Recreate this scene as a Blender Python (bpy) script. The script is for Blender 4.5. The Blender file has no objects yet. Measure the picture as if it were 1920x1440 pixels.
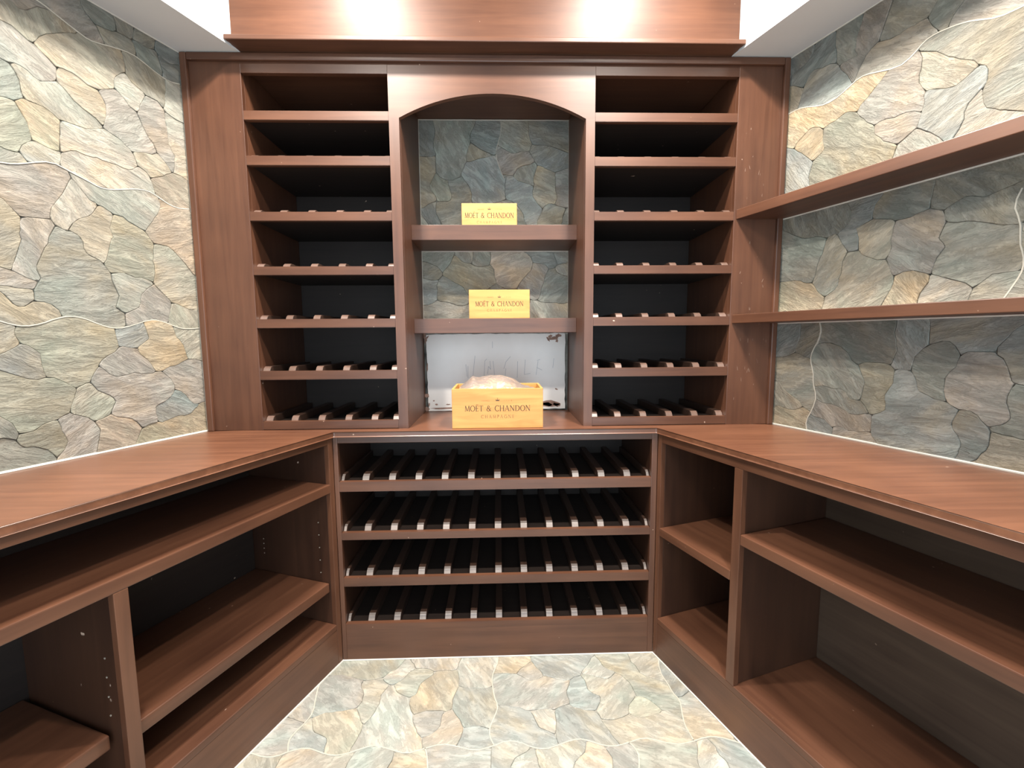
import bpy, bmesh, math, random
from mathutils import Vector, Matrix

random.seed(3)
sc = bpy.context.scene
COL = sc.collection

# ------------------------------------------------------------------ camera
cam = bpy.data.cameras.new('camera')
cam.sensor_fit = 'HORIZONTAL'; cam.sensor_width = 36.0; cam.lens = 15.973
cam.clip_start = 0.02
cam_ob = bpy.data.objects.new('camera', cam)
_r = ((0.999586, 0.010251, -0.026902), (-0.027808, 0.101893, -0.994407), (-0.007452, 0.994743, 0.102136))
cam_ob.matrix_world = Matrix(((*_r[0], -0.00245), (*_r[1], -1.68068), (*_r[2], 1.25683), (0, 0, 0, 1)))
COL.objects.link(cam_ob); sc.camera = cam_ob

# ------------------------------------------------------------------ world, exposure
world = bpy.data.worlds.new('world'); sc.world = world; world.use_nodes = True
bg = world.node_tree.nodes['Background']
bg.inputs['Color'].default_value = (0.74, 0.88, 1.0, 1); bg.inputs['Strength'].default_value = 4.2
sc.view_settings.view_transform = 'Standard'; sc.view_settings.look = 'None'
sc.view_settings.gamma = 1.0; sc.view_settings.use_curve_mapping = False
sc.view_settings.exposure = 0.10
LAMP_W = 38.0           # far pair; the near pair is dimmer and narrower
LAMP_COL = (1.0, 0.93, 0.85)
LAMPS = [(-0.52, -0.43), (0.475, -0.43), (-0.62, -1.05), (0.58, -1.05)]
LAMP_K = [1.0, 1.0, 0.85, 0.85]; LAMP_SPREAD = [160, 160, 145, 145]

# ------------------------------------------------------------------ plan
AL, AR = 0.35677, 0.318256            # splay of the two side walls
FLp = Vector((-0.62781, 0, 0)); FRp = Vector((0.59646, 0, 0))       # corners of the cabinet fronts
WLp = Vector((-1.09713, 0.03197, 0)); WRp = Vector((1.05038, 0.03197, 0))   # wall corners at the rack
dL = Vector((-math.sin(AL), -math.cos(AL), 0)); dR = Vector((math.sin(AR), -math.cos(AR), 0))
nL = Vector((math.cos(AL), -math.sin(AL), 0)); nR = Vector((-math.cos(AR), -math.sin(AR), 0))
YT = 0.032                            # front plane of the upper rack
YB = 0.44                             # face of the back wall
ZC = 0.915                            # worktop height
ZS = 2.244                            # underside of the soffits
ZK = 2.70                             # ceiling
RUN = 1.72                            # length of the side cabinets

def lin(c):
    return tuple(((v/255)/12.92 if v/255 <= 0.04045 else ((v/255+0.055)/1.055)**2.4) for v in c)

# ------------------------------------------------------------------ materials
def mat(name):
    m = bpy.data.materials.new(name); m.use_nodes = True
    nt = m.node_tree; b = nt.nodes['Principled BSDF']
    return m, nt, b, nt.nodes.new, nt.links.new

def ramp(nt, stops):
    n = nt.nodes.new('ShaderNodeValToRGB')
    while len(n.color_ramp.elements) < len(stops): n.color_ramp.elements.new(0.5)
    for e, (p, c) in zip(n.color_ramp.elements, stops): e.position = p; e.color = (*c, 1)
    return n

WOOD_LO = (0.049, 0.0180, 0.0092); WOOD_HI = (0.116, 0.0480, 0.0248)
SHADE_LO = (0.013, 0.0085, 0.007); SHADE_HI = (0.027, 0.018, 0.014)
def wood(name, axis, lo=WOOD_LO, hi=WOOD_HI, rough=0.40, spec=0.55):
    m, nt, b, N, L = mat(name)
    tc = N('ShaderNodeTexCoord'); oi = N('ShaderNodeObjectInfo')
    off = N('ShaderNodeVectorMath'); off.operation = 'MULTIPLY_ADD'
    L(oi.outputs['Random'], off.inputs[0]); off.inputs[1].default_value = (7.1, 5.3, 9.7)
    L(tc.outputs['Object'], off.inputs[2])
    mp = N('ShaderNodeMapping'); s = [38, 38, 38]; s['xyz'.index(axis)] = 2.2
    mp.inputs['Scale'].default_value = s; L(off.outputs[0], mp.inputs['Vector'])
    g = N('ShaderNodeTexNoise'); g.inputs['Scale'].default_value = 1.0; g.inputs['Detail'].default_value = 5
    g.inputs['Roughness'].default_value = 0.6; g.inputs['Distortion'].default_value = 0.4
    L(mp.outputs[0], g.inputs['Vector'])
    bl = N('ShaderNodeTexNoise'); bl.inputs['Scale'].default_value = 3.5; bl.inputs['Detail'].default_value = 3
    L(off.outputs[0], bl.inputs['Vector'])
    mx = N('ShaderNodeMath'); mx.operation = 'MULTIPLY_ADD'; mx.inputs[1].default_value = 0.55
    L(g.outputs['Fac'], mx.inputs[0])
    m2 = N('ShaderNodeMath'); m2.operation = 'MULTIPLY'; m2.inputs[1].default_value = 0.45
    L(bl.outputs['Fac'], m2.inputs[0]); L(m2.outputs[0], mx.inputs[2])
    r = ramp(nt, [(0.30, lo), (0.70, hi)]); L(mx.outputs[0], r.inputs[0])
    # small pale knocks in the finish
    ck = N('ShaderNodeTexNoise'); ck.inputs['Scale'].default_value = 46; ck.inputs['Detail'].default_value = 1
    L(off.outputs[0], ck.inputs['Vector'])
    th = N('ShaderNodeMapRange'); th.inputs[1].default_value = 0.80; th.inputs[2].default_value = 0.84
    L(ck.outputs['Fac'], th.inputs[0])
    mc = N('ShaderNodeMix'); mc.data_type = 'RGBA'; L(th.outputs[0], mc.inputs[0])
    L(r.outputs[0], mc.inputs[6]); mc.inputs[7].default_value = (0.5, 0.36, 0.27, 1)
    L(mc.outputs[2], b.inputs['Base Color'])
    b.inputs['Roughness'].default_value = rough
    b.inputs['Specular IOR Level'].default_value = spec
    bp = N('ShaderNodeBump'); bp.inputs['Strength'].default_value = 0.06; bp.inputs['Distance'].default_value = 0.002
    L(g.outputs['Fac'], bp.inputs['Height']); L(bp.outputs[0], b.inputs['Normal'])
    return m
WX, WY, WZ = wood('wood_grain_x', 'x'), wood('wood_grain_y', 'y'), wood('wood_grain_z', 'z')
WF = wood('fascia_wood', 'x', tuple(v*1.1 for v in WOOD_LO), tuple(v*1.1 for v in WOOD_HI), rough=0.47, spec=0.36)
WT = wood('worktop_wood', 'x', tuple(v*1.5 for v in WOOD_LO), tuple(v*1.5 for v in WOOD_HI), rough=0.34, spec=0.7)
MZ = wood('shaded_wood_z', 'z', tuple(v*.5 for v in WOOD_LO), tuple(v*.5 for v in WOOD_HI), 0.45)  # darker copy of the wood; shade inside the bays is put into its colour
MX = wood('interior_wood_x', 'x', (0.048, 0.029, 0.019), (0.088, 0.057, 0.038), 0.55, 0.25)
DX = wood('shaded_interior_wood', 'x', SHADE_LO, SHADE_HI, 0.55, 0.3)  # near-black shade deep in the racks, put into the wood colour

def plain(name, c, rough=0.6, noise=0.06, scale=9):
    m, nt, b, N, L = mat(name)
    tc = N('ShaderNodeTexCoord'); n = N('ShaderNodeTexNoise'); n.inputs['Scale'].default_value = scale
    n.inputs['Detail'].default_value = 4; L(tc.outputs['Object'], n.inputs['Vector'])
    r = ramp(nt, [(0.3, tuple(v*(1-noise) for v in c)), (0.7, tuple(min(1, v*(1+noise)) for v in c))])
    L(n.outputs['Fac'], r.inputs[0]); L(r.outputs[0], b.inputs['Base Color'])
    b.inputs['Roughness'].default_value = rough
    return m
PAINT = plain('white_paint', (0.56, 0.555, 0.54), 0.7, 0.015)
WALLP = plain('hall_paint', (0.60, 0.60, 0.60), 0.7, 0.02)
CAULK = plain('white_caulk', (0.52, 0.49, 0.43), 0.6, 0.05, 40)
GROUT = plain('grey_grout_bed', (0.17, 0.16, 0.135), 0.9, 0.75, 14)
GROUT_F = plain('pale_floor_grout', (0.34, 0.325, 0.285), 0.9, 0.1, 60)
SEAM = plain('pale_seam_grout', (0.42, 0.39, 0.325), 0.85, 0.08, 60)
INK = plain('brown_print', (0.055, 0.030, 0.013), 0.7, 0.1, 80)
INK2 = plain('light_brown_print', (0.20, 0.115, 0.04), 0.7, 0.1, 80)
PINDOT = plain('pin_hole_brass', (0.34, 0.30, 0.24), 0.5, 0.05)
BOARD = plain('grey_white_board', (0.74, 0.71, 0.67), 0.5, 0.05, 6)
STAIN = plain('brown_glue_stain', (0.27, 0.165, 0.125), 0.8, 0.35, 50)
PENCIL = plain('faint_pencil', (0.40, 0.41, 0.43), 0.8, 0.08, 30)
TRIMW = plain('lamp_trim_white', (0.8, 0.8, 0.8), 0.4, 0.01)

def pine(name, axis):
    m, nt, b, N, L = mat(name)
    tc = N('ShaderNodeTexCoord'); oi = N('ShaderNodeObjectInfo')
    off = N('ShaderNodeVectorMath'); off.operation = 'MULTIPLY_ADD'
    L(oi.outputs['Random'], off.inputs[0]); off.inputs[1].default_value = (3.1, 5.3, 2.7)
    L(tc.outputs['Object'], off.inputs[2])
    mp = N('ShaderNodeMapping'); s = [30, 30, 30]; s['xyz'.index(axis)] = 4
    mp.inputs['Scale'].default_value = s; L(off.outputs[0], mp.inputs['Vector'])
    g = N('ShaderNodeTexNoise'); g.inputs['Scale'].default_value = 1; g.inputs['Detail'].default_value = 3
    g.inputs['Distortion'].default_value = 1.2; L(mp.outputs[0], g.inputs['Vector'])
    r = ramp(nt, [(0.3, (0.42, 0.185, 0.045)), (0.72, (0.55, 0.28, 0.078))]); L(g.outputs['Fac'], r.inputs[0])
    L(r.outputs[0], b.inputs['Base Color']); b.inputs['Roughness'].default_value = 0.55
    return m
PINE = pine('pale_pine', 'x')

def stone(name, gain, relief, rough):
    m, nt, b, N, L = mat(name)
    tc = N('ShaderNodeTexCoord'); oi = N('ShaderNodeObjectInfo')
    off = N('ShaderNodeVectorMath'); off.operation = 'MULTIPLY_ADD'
    L(oi.outputs['Random'], off.inputs[0]); off.inputs[1].default_value = (13.1, 17.3, 11.7)
    L(tc.outputs['Object'], off.inputs[2])
    ang = N('ShaderNodeMath'); ang.operation = 'MULTIPLY_ADD'; ang.inputs[1].default_value = 1.9; ang.inputs[2].default_value = -0.75
    L(oi.outputs['Random'], ang.inputs[0])
    ro = N('ShaderNodeVectorRotate'); ro.rotation_type = 'Z_AXIS'; L(off.outputs[0], ro.inputs['Vector']); L(ang.outputs[0], ro.inputs['Angle'])
    def noise(scale, sy, detail, dist=0.0, rg=0.6):
        mp = N('ShaderNodeMapping'); mp.inputs['Scale'].default_value = (scale, scale*sy, scale); L(ro.outputs[0], mp.inputs['Vector'])
        n = N('ShaderNodeTexNoise'); n.inputs['Scale'].default_value = 1; n.inputs['Detail'].default_value = detail
        n.inputs['Roughness'].default_value = rg; n.inputs['Distortion'].default_value = dist
        L(mp.outputs[0], n.inputs['Vector']); return n
    a = noise(5.5, 2.6, 5, 0.7)          # broad clouds and veins
    c = noise(13, 3.2, 8, 0.5, 0.68)     # streaks of the cleft face
    d = noise(70, 1.6, 4)                # fine grain
    hue = noise(4.5, 1.5, 3, 0.4)
    # colour: the stone's own colour, pushed lighter/darker and warmer/cooler by the veins
    v1 = N('ShaderNodeMapRange'); L(a.outputs['Fac'], v1.inputs[0]); v1.inputs[1].default_value = 0.28; v1.inputs[2].default_value = 0.72
    v1.inputs[3].default_value = 0.78; v1.inputs[4].default_value = 1.20
    v2 = N('ShaderNodeMapRange'); L(c.outputs['Fac'], v2.inputs[0]); v2.inputs[1].default_value = 0.25; v2.inputs[2].default_value = 0.75
    v2.inputs[3].default_value = 0.66; v2.inputs[4].default_value = 1.34
    v3 = N('ShaderNodeMath'); v3.operation = 'MULTIPLY'; L(v1.outputs[0], v3.inputs[0]); L(v2.outputs[0], v3.inputs[1])
    v4 = N('ShaderNodeMath'); v4.operation = 'MULTIPLY'; L(v3.outputs[0], v4.inputs[0]); v4.inputs[1].default_value = gain
    tint = ramp(nt, [(0.32, (0.88, 0.985, 1.0)), (0.50, (1.0, 1.0, 1.0)), (0.68, (1.12, 1.0, 0.85))]); L(hue.outputs['Fac'], tint.inputs[0])
    # thin darker parting lines of the cleft face, and pale flecks
    cr = ramp(nt, [(0.455, (1, 1, 1)), (0.485, (0.76,)*3), (0.515, (1, 1, 1))]); L(c.outputs['Fac'], cr.inputs[0])
    fk = ramp(nt, [(0.56, (1, 1, 1)), (0.70, (1.22,)*3)]); L(d.outputs['Fac'], fk.inputs[0])
    ck = N('ShaderNodeVectorMath'); ck.operation = 'MULTIPLY'; L(cr.outputs[0], ck.inputs[0]); L(fk.outputs[0], ck.inputs[1])
    m1 = N('ShaderNodeVectorMath'); m1.operation = 'MULTIPLY'; L(oi.outputs['Color'], m1.inputs[0]); L(tint.outputs[0], m1.inputs[1])
    m2 = N('ShaderNodeVectorMath'); m2.operation = 'SCALE'; m3 = N('ShaderNodeVectorMath'); m3.operation = 'MULTIPLY'; L(m1.outputs[0], m3.inputs[0]); L(ck.outputs[0], m3.inputs[1])
    L(m3.outputs[0], m2.inputs[0]); L(v4.outputs[0], m2.inputs['Scale'])
    L(m2.outputs[0], b.inputs['Base Color'])
    b.inputs['Roughness'].default_value = rough; b.inputs['Specular IOR Level'].default_value = 0.3
    h1 = N('ShaderNodeMath'); h1.operation = 'MULTIPLY_ADD'; L(d.outputs['Fac'], h1.inputs[0]); h1.inputs[1].default_value = 0.16; L(c.outputs['Fac'], h1.inputs[2])
    bp = N('ShaderNodeBump'); bp.inputs['Strength'].default_value = relief; bp.inputs['Distance'].default_value = 0.012
    L(h1.outputs[0], bp.inputs['Height']); L(bp.outputs[0], b.inputs['Normal'])
    return m
STONE_W = stone('cleft_wall_stone', 1.0, 0.85, 0.6)
STONE_F = stone('smooth_floor_stone', 1.0, 0.15, 0.5)

def film():
    m, nt, b, N, L = mat('clear_plastic_film')
    out = nt.nodes['Material Output']
    tr = N('ShaderNodeBsdfTransparent'); gl = N('ShaderNodeBsdfGlossy'); gl.inputs['Roughness'].default_value = 0.18
    df = N('ShaderNodeBsdfTranslucent'); df.inputs['Color'].default_value = (0.9, 0.9, 0.9, 1)
    d2 = N('ShaderNodeBsdfDiffuse'); d2.inputs['Color'].default_value = (0.9, 0.88, 0.84, 1)
    m0 = N('ShaderNodeMixShader'); m0.inputs[0].default_value = 0.6; L(df.outputs[0], m0.inputs[1]); L(d2.outputs[0], m0.inputs[2])
    m1 = N('ShaderNodeMixShader'); m1.inputs[0].default_value = 0.24; L(tr.outputs[0], m1.inputs[1]); L(m0.outputs[0], m1.inputs[2])
    m2 = N('ShaderNodeMixShader'); fr = N('ShaderNodeFresnel'); fr.inputs[0].default_value = 1.6
    L(fr.outputs[0], m2.inputs[0]); L(m1.outputs[0], m2.inputs[1]); L(gl.outputs[0], m2.inputs[2])
    L(m2.outputs[0], out.inputs['Surface'])
    return m
FILM = film()

# ------------------------------------------------------------------ builders
def link(name, me, m, parent=None, kind=None, label=None):
    o = bpy.data.objects.new(name, me)
    if m is not None and not me.materials: me.materials.append(m)
    COL.objects.link(o)
    if parent is not None: o.parent = parent
    if kind: o['kind'] = kind
    if label: o['label'] = label
    return o

def mesh_of(bm, name):
    me = bpy.data.meshes.new(name); bm.to_mesh(me); bm.free(); return me

def box_bm(bm, x0, x1, y0, y1, z0, z1):
    vs = [bm.verts.new(p) for p in ((x0, y0, z0), (x1, y0, z0), (x1, y1, z0), (x0, y1, z0), (x0, y0, z1), (x1, y0, z1), (x1, y1, z1), (x0, y1, z1))]
    for f in ((0, 3, 2, 1), (4, 5, 6, 7), (0, 1, 5, 4), (1, 2, 6, 5), (2, 3, 7, 6), (3, 0, 4, 7)):
        bm.faces.new([vs[i] for i in f])

def box(name, m, x0, x1, y0, y1, z0, z1, parent=None, bev=0.0016, seg=2, kind=None, label=None):
    bm = bmesh.new(); box_bm(bm, min(x0, x1), max(x0, x1), min(y0, y1), max(y0, y1), min(z0, z1), max(z0, z1))
    if bev: bmesh.ops.bevel(bm, geom=bm.edges[:], offset=bev, segments=seg, affect='EDGES', profile=0.6)
    return link(name, mesh_of(bm, name), m, parent, kind, label)

def prism(name, m, pts, z0, z1, parent=None, bev=0.0016, seg=2, kind=None, label=None):
    """polygon pts (x, y) extruded from z0 to z1"""
    a = sum(p[0]*q[1]-q[0]*p[1] for p, q in zip(pts, pts[1:]+pts[:1]))
    if a < 0: pts = pts[::-1]
    bm = bmesh.new()
    lo = [bm.verts.new((p[0], p[1], z0)) for p in pts]; hi = [bm.verts.new((p[0], p[1], z1)) for p in pts]
    bm.faces.new(lo[::-1]); bm.faces.new(hi)
    for i in range(len(pts)):
        j = (i+1) % len(pts); bm.faces.new((lo[i], lo[j], hi[j], hi[i]))
    if bev: bmesh.ops.bevel(bm, geom=bm.edges[:], offset=bev, segments=seg, affect='EDGES', profile=0.5)
    return link(name, mesh_of(bm, name), m, parent, kind, label)

def sweep_x(name, m, prof, x0, x1, parent=None, kind=None, label=None):
    """profile (y, z) swept along x"""
    bm = bmesh.new()
    a = [bm.verts.new((x0, y, z)) for y, z in prof]; b = [bm.verts.new((x1, y, z)) for y, z in prof]
    bm.faces.new(a); bm.faces.new(b[::-1])
    for i in range(len(prof)):
        j = (i+1) % len(prof); bm.faces.new((a[i], b[i], b[j], a[j]))
    bmesh.ops.recalc_face_normals(bm, faces=bm.faces[:])
    return link(name, mesh_of(bm, name), m, parent, kind, label)

def empty(name, loc=(0, 0, 0), rz=0.0):
    o = bpy.data.objects.new(name, None); COL.objects.link(o); o.location = loc; o.rotation_euler = (0, 0, rz)
    o.empty_display_size = 0.05
    return o

def tag(o, label, cat, group=None):
    o['label'] = label; o['category'] = cat
    if group: o['group'] = group
    return o

# ------------------------------------------------------------------ flagstones
COLS = dict(G=(172, 168, 150), K=(150, 149, 134), P=(183, 171, 158), T=(194, 180, 152), Y=(212, 186, 140), L=(210, 199, 180),
            B=(164, 170, 166), O=(198, 170, 138), D=(132, 138, 135), R=(168, 154, 142), V=(166, 160, 130))
def stones(text, wall, m, flipx, top, gain, inset, thick, keep=0.45, mean=(174, 172, 162), name='stone'):
    for ln in text.strip().split('\n'):
        c, *pp = ln.split()
        P = [Vector((int(a)*0.0005*(-1 if flipx else 1), int(b)*0.0005)) for a, b in (t.split(',') for t in pp)]
        ar = sum(p.x*q.y-q.x*p.y for p, q in zip(P, P[1:]+P[:1]))
        if ar < 0: P.reverse()
        n = len(P)
        def ring(d):
            out = []
            for i in range(n):
                a, b, cc = P[i-1], P[i], P[(i+1) % n]
                e1 = (b-a).normalized(); e2 = (cc-b).normalized()
                nn = Vector((-(e1.y+e2.y), e1.x+e2.x)); k = nn.length
                if k < 1e-4: nn = Vector((-e1.y, e1.x)); k = 2
                nn /= k
                out.append(b + nn*min(d/max(k/2, 0.45), 2.0*d))
            return out
        base, crown = ring(inset), ring(inset+0.0014)
        cen = sum(P, Vector((0, 0)))/n
        h = top + random.uniform(-0.0014, 0.0012)*thick; tx, ty = random.uniform(-.012, .012)*thick, random.uniform(-.012, .012)*thick
        def hz(p): return h + max(-0.0018, min(0.0018, (p.x-cen.x)*tx + (p.y-cen.y)*ty))
        bm = bmesh.new()
        v0 = [bm.verts.new((p.x, p.y, top-0.010)) for p in base]
        v1 = [bm.verts.new((p.x, p.y, hz(p)-0.0013)) for p in base]
        v2 = [bm.verts.new((p.x, p.y, hz(p))) for p in crown]
        for i in range(n):
            j = (i+1) % n
            bm.faces.new((v0[i], v0[j], v1[j], v1[i])); bm.faces.new((v1[i], v1[j], v2[j], v2[i]))
        bm.faces.new(v2)
        for f in bm.faces: f.smooth = False
        o = link(name, mesh_of(bm, name), m, wall)
        k = gain*random.uniform(0.93, 1.07)
        o.color = (*(k*(v*keep + u*(1-keep)) for v, u in zip(lin(COLS[c]), lin(mean))), 1)

def grout_lines(text, wall, flipx, top, w):
    for ln in text.strip().split('\n'):
        P = [Vector((int(a)*0.0005*(-1 if flipx else 1), int(b)*0.0005)) for a, b in (t.split(',') for t in ln.split())]
        bm = bmesh.new(); rows = []
        for i, p in enumerate(P):
            t = (P[min(i+1, len(P)-1)]-P[max(i-1, 0)]).normalized(); s = Vector((-t.y, t.x))*w/2
            rows.append([bm.verts.new((*(p-s), top-0.006)), bm.verts.new((*(p-s*.8), top)), bm.verts.new((*(p+s*.8), top)), bm.verts.new((*(p+s), top-0.006))])
        for a, b in zip(rows, rows[1:]):
            for k in range(3): bm.faces.new((a[k], b[k], b[k+1], a[k+1]))
        bmesh.ops.recalc_face_normals(bm, faces=bm.faces[:])
        link('grout_line', mesh_of(bm, 'grout_line'), SEAM, wall)

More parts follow.
